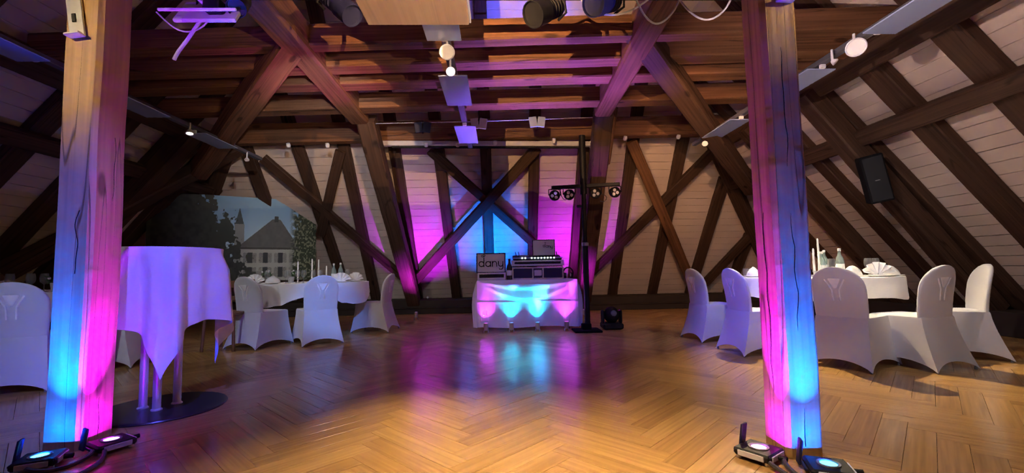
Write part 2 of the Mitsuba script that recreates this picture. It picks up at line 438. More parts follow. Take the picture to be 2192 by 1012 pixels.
# wind braces in front of the far rafters
def hb(x0, z0, x1, z1, w, d, label):
    timber('wind_brace', hip(x0, z0, d), hip(x1, z1, d), w, .09, label, 'brace', up=HN, ch=.01, mat='m_timber' if 'steep' in label else 'm_timber_dark')
hb(-1.22, 3.12, .80, 1.42, .17, .05, 'falling arm of the timber cross behind the DJ table')
hb(.73, 3.12, -1.85, .70, .19, .13, 'rising arm of the timber cross behind the DJ table, magenta at its foot')
hb(4.16, 3.2, 1.98, .74, .19, .05, 'long brace crossing the far slope from the right beam down to the light stand')
hb(2.43, 3.2, 4.53, .3, .2, .14, 'steep brace falling to the right behind the right round table')
hb(5.36, 1.58, 4.70, .52, .2, .05, 'short dark brace low on the far slope beside the right post')
hb(-4.25, 3.03, -1.93, .62, .18, .05, 'long dark brace falling from the left corner towards the pink leaning strut')
hb(-2.83, 3.12, -3.62, 1.7, .18, .05, 'short dark brace above the right edge of the castle picture')
# leaning main struts either side of the DJ corner
timber('leaning_strut', (-1.97, 6.62, 3.24), (-1.87, 9.85, .26), .27, .24, 'leaning main timber left of the DJ corner, magenta at its foot', 'strut', up=HN, ch=.02, mat='m_timber_dark')
timber('leaning_strut', (1.60, 6.42, 3.24), (1.88, 9.85, .26), .27, .24, 'leaning main timber behind the black light stand', 'strut', up=HN, ch=.02, mat='m_timber_dark')
# struts of the main frame falling to the side slopes
timber('diagonal_strut', (1.40, 4.22, 3.32), rgt(7.95, 2.33, .12), .24, .24, 'thick strut falling from the right long beam behind the right post', 'strut', ch=.02, mat='m_timber_dark')
timber('diagonal_strut', (-2.0, 4.32, 3.28), lft(7.5, 2.65, .25), .26, .26, 'thick strut falling from the left long beam to the left slope', 'strut', ch=.02)
timber('principal_strut', rgt(5.62, .3, .17), rgt(5.4, 3.1, .17), .24, .24, 'deep leaning timber on the right slope beside the right post', 'strut', up=RN, ch=.02, mat='m_timber_dark')
timber('principal_strut', rgt(6.85, .3, .17), rgt(6.75, 3.1, .17), .24, .24, 'reddish leaning timber behind the water bottles on the right slope', 'strut', up=RN, ch=.02, mat='m_timber_dark')
timber('principal_strut', lft(6.9, .3, .17), lft(6.9, 3.2, .17), .3, .26, 'deep dark leaning timber on the left slope above the castle picture', 'strut', up=LN, ch=.02, mat='m_timber_dark')
timber('principal_strut', lft(6.0, 1.0, .25), lft(7.85, 3.15, .25), .24, .2, 'dark brace crossing the left slope above the castle picture', 'strut', up=LN, ch=.02, mat='m_timber_dark')

# ------------------------------------------------------------------ picture of a manor, printed on a panel at the left
def castle(p, n, uv):
    x, y = uv.x, uv.y                                   # 0..1, y up
    X, Y = 300 + 377 * x, 600 - 185 * y
    ss = mikit.smoothstep
    col = mikit.mix((.24, .46, .68), (.50, .70, .82), ss(420, 520, Y))
    leaf = mikit.fbm(X * .11, Y * .11, 0, 4)
    def over(c, a, col=None): return a
    # spire and turret
    sp = dr.select((dr.abs(X - 490) < (Y - 440) * .28) & (Y > 440) & (Y < 475), 1., 0.)
    col = mikit.mix(col, (.07, .09, .09), sp)
    tw = dr.select((dr.abs(X - 490) < 11) & (Y >= 475) & (Y < 600), 1., 0.)
    col = mikit.mix(col, (.32, .34, .32), tw)
    roof = dr.select((Y > 462) & (Y < 528) & (X > 575 - (Y - 455) * 1.25) & (X < 580 + (Y - 455) * .75), 1., 0.)
    col = mikit.mix(col, mikit.mix((.10, .105, .10), (.16, .16, .145), leaf), roof)
    ch = dr.select((dr.abs(X - 576) < 5) & (Y > 455) & (Y < 468), 1., 0.)
    col = mikit.mix(col, (.05, .06, .06), ch)
    wall = dr.select((X > 486) & (X < 640) & (Y >= 528), 1., 0.)
    col = mikit.mix(col, (.46, .47, .42), wall)
    eave = dr.select((X > 482) & (X < 640) & (dr.abs(Y - 528) < 2), 1., 0.)
    col = mikit.mix(col, (.06, .06, .05), eave)
    gx = (X - 497) / 36 - dr.floor((X - 497) / 36) - .5
    gy = (Y - 533) / 32 - dr.floor((Y - 533) / 32) - .5
    win = dr.select((dr.abs(gx) < .16) & (dr.abs(gy) < .36), 1., 0.)
    fan = dr.select((dr.abs(gx) < .42) & (dr.abs(gy) < .34) & (dr.sin((gy * 2 + dr.abs(gx)) * 34) > 0), 1., 0.)
    col = mikit.mix(col, (.14, .14, .13), wall * fan)
    col = mikit.mix(col, (.04, .045, .05), wall * win)
    # trees either side
    tr = ss(.40, .5, leaf + (X - 600) * .006) * ss(605, 625, X)
    col = mikit.mix(col, mikit.mix((.03, .045, .02), (.22, .24, .15), ss(.5, .75, mikit.noise(X * .3, Y * .3))), tr)
    tl = ss(.44, .52, leaf + (425 + (Y - 415) * .5 - X) * .008)
    col = mikit.mix(col, mikit.mix((.012, .016, .012), (.06, .07, .05), leaf), tl)
    t2 = ss(.42, .5, leaf + (26 - dr.sqrt(dr.square(X - 455) + dr.square((Y - 490) * .8))) * .02)
    return mikit.mix(col, (.04, .05, .035), t2)


scene['m_print'] = pr(mikit.proc(castle), .5, spec=.3)
pa, pb = np.array([-6.05, 7.78]), np.array([-3.74, 9.2])
dirp = (pb - pa) / np.linalg.norm(pb - pa); nrm = np.array([dirp[1], -dirp[0]]) * .012
zt, zb = 2.395, .80
V = np.array([[*(pa + nrm), zb], [*(pb + nrm), zb], [*(pb + nrm), zt], [*(pa + nrm), zt], [*(pa - nrm), zb], [*(pb - nrm), zb], [*(pb - nrm), zt], [*(pa - nrm), zt]])
UVp = np.array([[0, 0], [1, 0], [1, 1], [0, 1]] * 2, float)
add('wall_picture', (V, np.array([[0, 1, 2, 3], [5, 4, 7, 6], [4, 0, 3, 7], [1, 5, 6, 2], [3, 2, 6, 7], [4, 5, 1, 0]])), 'm_print', uv=UVp)
tag('wall_picture', 'large printed picture of a country manor with trees and blue sky behind the left table', 'picture')
for x_, y_ in ((-5.4, 8.18), (-4.1, 8.98)):
    pass

# ------------------------------------------------------------------ light tracks with reflector plates and lamps
def track(x, y0, y1, z, plates, label, tilt=0.):
    k = fresh('light_track')
    tag(k, label, 'light track')
    add(k + '__rail', cat(mv(rbox(.07, y1 - y0, .05, .006), x, (y0 + y1) / 2, z + .03)), 'm_track')
    for a, b in plates:
        pl = rbox(.27, b - a, .012, .003)
        pl = rot(pl, tilt, (0, 1, 0))
        pk = add(k + '__reflector_plate', mv(pl, x, (a + b) / 2, z - .03), 'm_plate')
        add(pk + '__clip', cat(*[mv(rbox(.05, .03, .06, .004), x, yy, z + .0) for yy in (a - .01, b + .01)]), 'm_white_metal')
    return k


track(-.40, 1.2, 6.6, 2.76, [(2.6, 3.37), (4.0, 4.75), (5.45, 6.2)], 'ceiling light track along the middle with pale blue reflector plates')
track(-3.84, 1.2, 7.2, 2.76, [(2.93, 3.69), (4.3, 5.05), (5.65, 6.35)], 'ceiling light track along the left side with grey reflector plates')
track(3.02, 1.2, 6.6, 2.76, [(2.52, 3.28), (3.9, 4.65), (5.28, 6.05)], 'ceiling light track along the right side with blue grey reflector plates')


def lamp_disc(key, at, to, r, label, emit=None, group=None, ring='m_white_metal'):
    """a round spot head looking from 'at' towards 'to'"""
    at, to = np.array(at, float), np.array(to, float)
    M = trimesh.geometry.align_vectors([0, 0, 1], (to - at) / np.linalg.norm(to - at)); M[:3, 3] = at
    k = fresh(key); tag(k, label, 'spotlight', group)
    body = lathe([(0, -1.2 * r), (.45 * r, -1.15 * r), (.9 * r, -.3 * r), (r, .05 * r), (.9 * r, .12 * r), (.82 * r, 0)], 20); body.apply_transform(M)
    lens = lathe([(0, .06 * r), (.5 * r, .04 * r), (.82 * r, 0)], 20); lens.apply_transform(M)
    lens.fix_normals()
    stem = cyl(at - (to - at) / np.linalg.norm(to - at) * .9 * r, at + np.array([0, 0, .1]) - (to - at) / np.linalg.norm(to - at) * .9 * r, .010)
    add(k + '__head', body, ring, 30)
    add(k + '__stem', stem, ring)
    lk = k + '__lens'
    scene[lk] = mikit.ply(lens, 'm_wax' if emit is None else 'm_white_metal', 30)
    if emit is not None:
        n = np.cross(lens.triangles[:, 1] - lens.triangles[:, 0], lens.triangles[:, 2] - lens.triangles[:, 0]).sum(0)
        if n @ (to - at) < 0:
            lens.invert(); scene[lk] = mikit.ply(lens, 'm_white_metal', 30)
        scene[lk]['emitter'] = {'type': 'area', 'radiance': rgb(*[LS * q for q in emit])}
    return k


cam = CAM
lamp_disc('track_spotlight', (-.385, 3.42, 2.66), (-.3, 2.5, 1.9), .062, 'large round white spotlight head hanging from the middle light track')
lamp_disc('track_spotlight', (-.385, 3.68, 2.62), (-.15, 2.4, 1.6), .042, 'small lit bulb on the middle light track, brightest lamp in the room', emit=(14, 13, 11))
lamp_disc('track_spotlight', (2.93, 3.40, 2.68), (2.2, 2.2, 1.7), .075, 'large round white spotlight head on the right light track')
lamp_disc('track_spotlight', (2.96, 3.66, 2.68), (3.3, 3.4, 2.3), .03, 'small white spotlight head next to the large one on the right light track')
lamp_disc('track_spotlight', (2.95, 6.1, 2.66), (2.6, 5.2, 2.0), .05, 'black headed spotlight with a white rim at the far end of the right light track', ring='m_black')
lamp_disc('track_spotlight', (-3.80, 5.5, 2.68), (-3.6, 5.2, 1.5), .045, 'white spotlight head shining at the middle of the left light track', emit=(3, 2.8, 2.8))
lamp_disc('track_spotlight', (-3.80, 6.75, 2.66), (-3.5, 6.2, 1.5), .035, 'small spotlight head at the far end of the left light track')
# row of small lamps and the screen case under the farthest cross beam
k = fresh('screen_case'); tag(k, 'long pale projection screen case under the farthest cross beam', 'screen case')
CR = lambda m: rot(m, .7, (0, 1, 0), (-.17, 7.6, 3.1))
add(k + '__housing', CR(mv(rbox(3.6, .08, .085, .006), -.17, 7.60, 3.118)), 'm_case')
add(k + '__lower_edge', CR(mv(rbox(3.3, .06, .03, .006), -.17, 7.61, 3.058)), 'm_black')
add(k + '__end_cap', CR(mv(rbox(.012, .09, .1, .004), 1.635, 7.60, 3.118)), 'm_white_metal')
for i, (x, z) in enumerate([(-3.468, 3.051), (-2.827, 3.045), (-1.189, 3.037), (-.662, 3.032), (-.03, 3.058), (.965, 3.089), (2.187, 3.118), (3.104, 3.135)]):
    b = lathe([(.0, -.03), (.026, -.028), (.036, 0), (.03, .04), (.0, .05)], 14)
    kk = add('downlight', mv(rot(b, 35, (1, 0, 0)), x, 7.36, z), 'm_white_metal', 40)
    tag(kk, f'{ORD[i]} from the left of the eight small silver downlights under the farthest cross beam', 'downlight')

# wooden soffit board near the top of the picture
k = fresh('soffit_board'); tag(k, 'pale wooden board hanging overhead at the top centre, lit warm', 'board')
add(k + '__board', mv(rbox(.68, 1.4, .03, .004), -.52, 2.2, 2.62), 'm_pale_wood', uv=None)
m, uv = beam((-.52, 1.5, 2.62), (-.52, 2.93, 2.62), .684, .03, ch=.004, rough=.0004)
scene[k + '__board'] = mikit.ply(m, 'm_pale_wood', uv=uv)
add(k + '__edge_strip', mv(rbox(.012, 1.43, .05, .003), -.17, 2.215, 2.64), 'm_white_metal')
add(k + '__hanger', cat(cyl((-.8, 2.9, 2.63), (-.8, 2.9, 3.25), .008), cyl((-.3, 2.9, 2.63), (-.3, 2.9, 3.25), .008), cyl((-.8, 2., 2.63), (-.8, 2., 3.25), .008), cyl((-.3, 2., 2.63), (-.3, 2., 3.25), .008)), 'm_grey')

# ------------------------------------------------------------------ stage lamps overhead
def par_can(base, to, L, r, label, key='stage_lamp', mat='m_black'):
    base, to = np.array(base, float), np.array(to, float)
    M = trimesh.geometry.align_vectors([0, 0, 1], (to - base) / np.linalg.norm(to - base)); M[:3, 3] = base
    k = fresh(key); tag(k, label, 'stage light')
    body = lathe([(0, 0), (.5 * r, .0), (.78 * r, .03), (.8 * r, L * .6), (r, L * .62), (r, L), (.93 * r, L), (.9 * r, L - .02), (0, L - .03)], 22); body.apply_transform(M)
    add(k + '__body', body, mat, 35)
    yoke = tube([M[:3, :3] @ np.array(q) + base for q in [(-r - .015, 0, L * .35), (-r - .015, -r * .9, L * .33), (0, -r * 1.5, L * .3), (r + .015, -r * .9, L * .33), (r + .015, 0, L * .35)]], .010)
    add(k + '__yoke', yoke, 'm_black')
    fins = []
    for i in range(5):
        f = lathe([(.8 * r, 0), (.92 * r, .004), (.92 * r, .010), (.8 * r, .014)], 18); f.apply_translation((0, 0, .05 + i * .035)); f.apply_transform(M); fins.append(f)
    add(k + '__fin', cat(*fins), mat)
    return k


k = fresh('lighting_bar'); tag(k, 'dark lighting bar high overhead carrying the stage lamps', 'bar')
add(k + '__pipe', cyl((-2.75, 3.36, 3.08), (2.05, 3.36, 3.08), .025), 'm_black')
par_can((.52, 3.42, 3.06), (.22, 3.18, 2.80), .36, .1, 'black stage lamp hanging over the hall, right of the wooden board')
par_can((.98, 3.42, 3.10), (.72, 3.2, 2.92), .34, .1, 'dark blue stage lamp by the right long beam with looping cables', mat='m_navy')
par_can((-1.35, 3.38, 3.14), (-1.02, 3.22, 2.80), .42, .085, 'dark stage lamp left of the wooden board, pointing down', mat='m_navy')
par_can((-1.98, 3.42, 3.10), (-1.93, 3.2, 2.86), .24, .07, 'small black stage lamp beside the left long beam')
k = fresh('strobe_panel'); tag(k, 'violet lit flat lamp panel overhead at the top left', 'stage light')
add(k + '__panel', mv(rot(rbox(.46, .26, .03, .006), 58, (1, 0, 0)), -2.17, 3.32, 2.93), 'm_case')
add(k + '__bar', cat(mv(rbox(.56, .02, .02, .004), -2.17, 3.17, 2.86), mv(rbox(.03, .3, .04, .004), -2.17, 3.32, 2.96)), 'm_white_metal')
add(k + '__box', cat(mv(rbox(.12, .12, .1, .01), -2.1, 3.26, 2.93)), 'm_black')
add(k + '__hanger', cat(cyl((-2.3, 3.36, 2.92), (-2.3, 3.36, 3.1), .008), cyl((-2.05, 3.36, 2.92), (-2.05, 3.36, 3.1), .008)), 'm_black')
spot('light_stage_panel', (-2.05, 2.75, 2.55), (-2.17, 3.3, 2.92), (.30, .05, 1.), 1.3, 40, 25)
kk = add('hanging_strap', tube(curve([(-2.19, 3.3, 2.9), (-2.25, 3.3, 2.82), (-2.33, 3.3, 2.69), (-2.39, 3.3, 2.60), (-2.415, 3.3, 2.545)], 14), .013), 'm_cable_pale', 40)
tag(kk, 'violet lit strap dangling from the lamp panel at the top left', 'strap')
for pts, lab, r in [([(-2.56, 3.3, 2.92), (-2.50, 3.3, 2.86), (-2.33, 3.3, 2.764), (-2.22, 3.3, 2.80), (-2.16, 3.3, 2.92)], 'thin cable loop beside the violet strap at the top left', .006),
                    ([(.66, 3.3, 3.06), (.74, 3.3, 2.95), (.93, 3.3, 2.895), (1.1, 3.3, 2.95), (1.25, 3.3, 3.06)], 'black cable looping below the dark blue stage lamp', .008),
                    ([(1.06, 3.25, 3.08), (1.13, 3.25, 2.9), (1.235, 3.25, 2.795), (1.35, 3.25, 2.86), (1.43, 3.25, 3.08)], 'cable loop hanging in front of the right long beam', .008),
                    ([(1.44, 3.3, 3.06), (1.53, 3.3, 2.92), (1.66, 3.3, 2.856), (1.78, 3.3, 2.91), (1.87, 3.3, 3.06)], 'cable loop hanging between the right long beam and the right post', .008)]:
    kk = add('cable', tube(curve(pts, 30), r), 'm_cable_pale', 40); tag(kk, lab, 'cable')
# small flag-shaped lamps on the wire behind the fourth cross beam
for i, (x, z, mt, lab) in enumerate([(-.27, 3.18, 'm_case', 'pink lit small square box lamp on the wire right of the middle track'), (.62, 3.2, 'm_plate', 'pale blue small square box lamp on the wire below the fourth cross beam'), (-1.12, 3.13, 'm_navy', 'dark small box lamp on the wire left of the middle track')]):
    k = fresh('box_lamp'); tag(k, lab, 'lamp')
    for s in (-1, 1):
        add(k + '__flap', mv(rot(rbox(.115, .02, .16, .004), s * 8, (0, 1, 0)), x + s * .063, 6.62, z - .02 * s * 0 - .03), mt)
    add(k + '__stem', cyl((x, 6.64, z - .12), (x, 6.64, z + .08), .008), 'm_black')
kk = add('tension_wire', tube([(-2.0, 6.64, 3.17), (-.3, 6.64, 3.19), (1.5, 6.64, 3.24)], .006), 'm_silver'); tag(kk, 'thin tension wire carrying the small box lamps', 'wire')

# loudspeaker on the right slope
k = fresh('wall_speaker'); tag(k, 'black box loudspeaker fixed to the right roof slope', 'speaker')
M = np.eye(4); c = np.array([4.58, 5.2, 1.95]); e1 = np.array([.24, .05, -.97]); e1 /= np.linalg.norm(e1); e3 = np.array([-.45, -.88, -.15]); e3 -= e1 * (e1 @ e3); e3 /= np.linalg.norm(e3); e2 = np.cross(e3, e1)
M[:3, 0], M[:3, 1], M[:3, 2], M[:3, 3] = e1, e2, e3, c
def sp_part(nm, m, mt):
    m = m.copy(); m.apply_transform(M); add(k + '__' + nm, m, mt)
sp_part('cabinet', rbox(.58, .23, .22, .012), 'm_black_matt')
sp_part('grille', mv(rbox(.54, .20, .012, .004), 0, 0, .114), 'm_black')
sp_part('badge', mv(rbox(.008, .05, .004, .001), .02, 0, .122), 'm_silver')
sp_part('mount', cat(mv(rbox(.05, .05, .36, .006), .0, .0, -.27), mv(rbox(.16, .1, .02, .004), 0, 0, -.115)), 'm_grey')


# ------------------------------------------------------------------ chairs under stretch covers
def chair_meshes():
    n = 14
    sx, sy0, sy1, sz = .208, -.214, .215, .455
    fx, fy0, fy1 = .262, -.335, .275
    # skirt
    def rect(hx, y0, y1, *bows):
        pts = []
        cs = [(-hx, y0), (hx, y0), (hx, y1), (-hx, y1)]
        cx, cy = 0, (y0 + y1) / 2
        for i in range(4):
            a, b = np.array(cs[i]), np.array(cs[(i + 1) % 4])
            mid_in = np.array([cx, cy]) - (a + b) / 2; mid_in /= np.linalg.norm(mid_in)
            for j in range(n):
                s = j / n
                pts.append(a + (b - a) * s + mid_in * bows[i] * 4 * s * (1 - s))
        return np.array(pts)
    bot, top = rect(fx, fy0, fy1, .035, .035, .035, .035), rect(sx, sy0, sy1, -.028, -.010, -.012, -.010)
    s = (np.arange(4 * n) % n) / n
    hem = .006 + .075 * (4 * s * (1 - s)) ** .8
    rows = 9
    V = []
    for i in range(rows):
        t = i / (rows - 1)
        e = 1 - (1 - t) ** 1.35
        xy = bot + (top - bot) * e
        z = hem * (1 - t) + (sz - .02) * t
        V.append(np.column_stack([xy, z]))
    for sc, zz in ((.985, sz - .006), (.94, sz), (.6, sz + .006), (.02, sz + .010)):
        c = np.array([0, (sy0 + sy1) / 2])
        V.append(np.column_stack([c + (top - c) * sc, np.full(4 * n, zz)]))
    V = np.vstack(V); F = []
    N = 4 * n
    for i in range(rows + 3):
        for j in range(N):
            k2 = (j + 1) % N
            F += [(i * N + j, i * N + k2, (i + 1) * N + k2), (i * N + j, (i + 1) * N + k2, (i + 1) * N + j)]
    skirt = trimesh.Trimesh(V, F, process=False)
    # back: outline with a round head, loft across its thickness
    zs = np.concatenate([np.linspace(.40, .70, 8), .70 + .20 * np.sin(np.linspace(.08, 1, 12) * np.pi / 2)])
    def hw(z):
        return .205 + .012 * math.sin((z - .4) / .5 * math.pi) if z < .70 else .217 * math.sqrt(max(0., 1 - ((z - .70) / .2005) ** 2.2)) + .001
    def yc(z):
        t = (z - .4) / .5
        return -.212 - .085 * t - .015 * math.sin(t * math.pi) * -1
    R = []
    m = 24
    for z in zs:
        w = hw(z); th = .024 if z < .88 else .02
        ang = np.arange(m) * 2 * np.pi / m
        ex = np.sign(np.cos(ang)) * np.abs(np.cos(ang)) ** .35 * w
        ey = np.sign(np.sin(ang)) * np.abs(np.sin(ang)) ** .7 * th + .028 * (ex / .21) ** 2
        R.append(np.column_stack([ex, yc(z) + ey, np.full(m, z)]))
    V = np.vstack(R); F = []
    for i in range(len(zs) - 1):
        for j in range(m):
            k2 = (j + 1) % m
            F += [(i * m + j, i * m + k2, (i + 1) * m + k2), (i * m + j, (i + 1) * m + k2, (i + 1) * m + j)]
    V = np.vstack([V, [[0, yc(zs[-1]), zs[-1] + .002]]]); t0 = len(V) - 1
    for j in range(m): F.append(((len(zs) - 1) * m + j, (len(zs) - 1) * m + (j + 1) % m, t0))
    back = trimesh.Trimesh(V, F, process=False)
    # the pale patch where the frame's handle opening shows through
    tri = unary_union([Polygon([(-.042, .79), (.042, .79), (.006, .715), (-.006, .715)]).buffer(.006), LineString([(-.076, .785), (-.030, .695), (-.028, .60)]).buffer(.0055), LineString([(.076, .785), (.030, .695), (.028, .60)]).buffer(.0055)])
    pcs = [trimesh.creation.extrude_polygon(g, .004, engine='earcut') for g in getattr(tri, 'geoms', [tri])]
    patch = cat(*pcs)
    v = patch.vertices.copy()
    x, z, dep = v[:, 0], v[:, 1], v[:, 2]
    y = np.array([yc(q) for q in z]) - .0245 + .028 * (x / .21) ** 2 + .003 - dep
    patch = trimesh.Trimesh(np.column_stack([x, y, z]), patch.faces[:, ::-1], process=False)
    feet = [mv(lathe([(.010, 0), (.012, .002), (.011, .02), (.008, .03)], 10), a * (fx - .02), b, 0) for a in (-1, 1) for b in (fy0 + .02, fy1 - .02)]
    return skirt, back, patch, feet


SK, BK, PATCH, FEET = chair_meshes()
P_SK, P_BK = mikit.ply(SK, 'm_cover', 40), mikit.ply(BK, 'm_cover', 40)
P_PA, P_FE = mikit.ply(PATCH, 'm_cover_light'), [mikit.ply(f, 'm_grey', 40) for f in FEET]


def chair(x, y, face, label, grp):
    """face: direction in plan the sitter looks"""
    k = fresh('dining_chair'); tag(k, label, 'chair', grp)
    yaw = math.degrees(math.atan2(face[1], face[0])) - 90
    M = T().translate([x, y, 0]).rotate([0, 0, 1], yaw)
    scene[k + '__seat_cover'] = {**P_SK, 'to_world': M}
    scene[k + '__back_cover'] = {**P_BK, 'to_world': M}
    scene[k + '__back_patch'] = {**P_PA, 'to_world': M}
    labels[k + '__back_patch'] = {'label': 'paler handle shape showing through the cover'}
    for i, f in enumerate(P_FE):
        scene[k + '__foot' + (f'_{i:03d}' if i else '')] = {**f, 'to_world': M}


GL, GR, GF = 'white covered chairs at the left round table', 'white covered chairs at the right round table', 'white covered chairs at the table left of the left post'
chair(-3.10, 5.95, (.33, .94), 'white covered chair with its back to us, nearest the high table', GL)
chair(-2.47, 6.13, (-.60, .80), 'bluish white covered chair with its back to us at the left table', GL)
chair(-2.0, 7.22, (-1, .12), 'white covered chair seen from the side at the right end of the left table', GL)
chair(2.74, 5.66, (1, .1), 'white covered chair seen from the side, farthest left at the right table', GR)
chair(2.78, 4.78, (1, .07), 'white covered chair lit violet blue, just left of the right post', GR)
chair(3.27, 4.08, (.87, .49), 'white covered chair with a clear Y on its back, right of the right post', GR)
chair(3.79, 4.03, (-.25, .97), 'white covered chair turned away, second from the right at the right table', GR)
chair(4.52, 4.36, (-.88, .48), 'white covered chair at the far right edge of the right table, showing its inner back', GR)
chair(-4.09, 3.98, (-.5, .87), 'white covered chair cut by the left edge of the picture', GF)
chair(-4.08, 4.93, (-1, -.05), 'white covered chair mostly hidden behind the left post and the high table cloth', GF)


# ------------------------------------------------------------------ round tables with linen
def cloth_mesh(R, half, zt, turn, flare=.12, folds=9, amp=.02, seed=0, n=180, most=9.):
    """a square cloth (half side 'half') over a round top of radius R"""
    V, F = [], []
    th = np.arange(n) * 2 * np.pi / n
    L = half / np.maximum(np.abs(np.cos(th - turn)), np.abs(np.sin(th - turn))) - R
    L = np.minimum(L, most - .03 * np.exp(-((L - most) / .1) ** 2))
    ph = np.random.RandomState(seed).uniform(0, 6.28, 3)
    rows = [(0.02, 0), (.5, 0), (.97, 0)]
    for s, _ in rows: V.append(np.column_stack([R * s * np.cos(th), R * s * np.sin(th), np.full(n, zt + .003)]))
    V.append(np.column_stack([(R + .002) * np.cos(th), (R + .002) * np.sin(th), np.full(n, zt + .001)]))
    m = 12
    for i in range(1, m + 1):
        t = i / m
        d = L * t
        wave = np.sin(folds * th + ph[0]) * .7 + np.sin((folds * 2 + 1) * th + ph[1]) * .35
        r = R + .006 + flare * d * .5 + amp * wave * np.minimum(1, d / .15) * (1 + 1.2 * d)
        V.append(np.column_stack([r * np.cos(th), r * np.sin(th), zt - d * .985]))
    V = np.vstack(V)
    for i in range(len(V) // n - 1):
        for j in range(n):
            k2 = (j + 1) % n
            F += [(i * n + j, (i + 1) * n + j, (i + 1) * n + k2), (i * n + j, (i + 1) * n + k2, i * n + k2)]
    return trimesh.Trimesh(V, F, process=False)


def round_table(x, y, R, zt, label, clabel, turn, half, seed, most):
    k = fresh('round_table'); tag(k, label, 'table')
    add(k + '__table_top', mv(lathe([(0, -.026), (R - .012, -.026), (R - .003, -.020), (R - .003, -.006), (R - .012, -.001), (0, -.001)], 48), x, y, zt), 'm_chair_wood', 30)
    add(k + '__pedestal', mv(lathe([(.30, 0), (.31, .015), (.08, .05), (.045, .08), (.045, .66), (.16, .70), (.17, zt - .03)], 24), x, y, 0), 'm_black', 30)
    c = add('tablecloth', mv(cloth_mesh(R, half, zt, turn, seed=seed, amp=.012, folds=10, most=most), x, y, 0), 'm_linen', 50)
    tag(c, clabel, 'tablecloth')


ZT_T = .785
round_table(-2.92, 6.98, .86, ZT_T, 'round banquet table hidden under a white cloth on the left', 'white square tablecloth on the left round table with a hanging corner', math.radians(25), 1.04, 3, .32)
round_table(3.66, 5.15, .85, ZT_T, 'round banquet table hidden under a white cloth on the right', 'white tablecloth on the right round table behind the right post', math.radians(0), 1.08, 4, .235)
round_table(-5.1, 4.86, .86, ZT_T, 'round banquet table under a white cloth at the left edge, behind the left post', 'white tablecloth on the table behind the left post', math.radians(20), 1.04, 5, .28)

# high bistro table
k = fresh('high_table'); tag(k, 'high bistro table on three chrome columns and a round dark base', 'table')
hx, hy = -2.40, 3.27
add(k + '__base', mv(lathe([(0, 0), (.385, 0), (.39, .006), (.385, .014), (.36, .018), (0, .020)], 56), hx + .02, hy, 0), 'm_disc', 40)
for q in [(-2.475, 3.22), (-2.345, 3.17), (-2.315, 3.32)]:
    add(k + '__column', cat(cyl((*q, .018), (*q, 1.1), .025, 20), mv(lathe([(.034, .018), (.034, .026), (.025, .034)], 18), *q, 0)), 'm_chrome', 40)
add(k + '__table_top', mv(lathe([(0, 1.09), (.33, 1.09), (.345, 1.098), (.345, 1.112), (.335, 1.118), (0, 1.118)], 48), hx, hy, 0), 'm_black', 30)
c = add('tablecloth', mv(cloth_mesh(.35, .86, 1.12, math.radians(-9), flare=.05, folds=7, amp=.055, seed=11, n=240), hx, hy, 0), 'm_linen', 60)
tag(c, 'long violet lit cloth with pointed corners draped over the high table', 'tablecloth')
# wooden chair half hidden behind it
k = fresh('wooden_chair'); tag(k, 'dark wooden chair half hidden behind the high table cloth', 'chair')
wx, wy = -3.42, 5.75
add(k + '__seat', mv(rbox(.42, .42, .04, .01), wx, wy, .45), 'm_chair_wood')
for a in (-1, 1):
    for b in (-1, 1): add(k + '__leg', cyl((wx + a * .19, wy + b * .19, 0), (wx + a * .17, wy + b * .17, .44), .018), 'm_chair_wood', 40)
    add(k + '__back_post', cyl((wx + a * .18, wy + .18, .45), (wx + a * .18, wy + .24, .86), .016), 'm_chair_wood', 40)
add(k + '__back_slat', cat(mv(rbox(.36, .02, .1, .006), wx, wy + .23, .80), mv(rbox(.36, .02, .06, .006), wx, wy + .21, .62)), 'm_chair_wood')

# ------------------------------------------------------------------ things on the tables
def napkin_fan(x, y, z, turn, s=1.):
    n = 13
    V, F = [], []
    for i in range(n):
        a = math.radians(-78 + 156 * i / (n - 1))
        fold = (.018 if i % 2 else -.018)
        for r in (.012, .07, .115):
            V.append((s * r * math.sin(a) * 1.05, s * (fold * r / .115), s * r * math.cos(a) * .95 + .004))
    for i in range(n - 1):
        for j in range(2):
            a = i * 3 + j
            F += [(a, a + 3, a + 4), (a, a + 4, a + 1)]
    m = trimesh.Trimesh(V, F, process=False)
    base = mv(rbox(.12 * s, .06 * s, .012, .004), 0, 0, .006)
    return mv(rot(cat(m, base), turn), x, y, z)


def napkin_bishop(x, y, z, turn, s=1.):
    """a rounded folded napkin like a soft cap"""
    m = trimesh.creation.icosphere(subdivisions=3, radius=1.)
    v = m.vertices.copy()
    v[:, 2] = np.maximum(v[:, 2], -.02)
    f = 1 - .35 * np.maximum(0, v[:, 2]) ** 2
    v = v * np.column_stack([f * .095 * s, f * .055 * s, np.full(len(v), .085 * s)])
    v += (meshkit.fbm(v * 26 + turn, 3)[:, None] - .5) * np.array([.02, .02, .022])
    v[:, 2] = np.maximum(v[:, 2], 0)
    m = trimesh.Trimesh(v, m.faces, process=False)
    return mv(rot(m, turn), x, y, z)


def wine_glass(x, y, z, label, s=1., grp='glasses on the tables'):
    m = lathe([(0, 0), (.034, .001), (.034, .003), (.006, .008), (.004, .02), (.004, .075), (.012, .085), (.032, .105), (.038, .135), (.036, .165), (.031, .195)], 18)
    m.apply_scale(s)
    k = add('wine_glass', mv(m, x, y, z), 'm_thin_glass', 40); tag(k, label, 'glass', grp)
    return k


def tumbler(x, y, z, label, grp=None):
    k = add('tumbler', mv(lathe([(0, .002), (.03, .002), (.034, .01), (.038, .10)], 18), x, y, z), 'm_thin_glass', 40)
    tag(k, label, 'glass', grp)


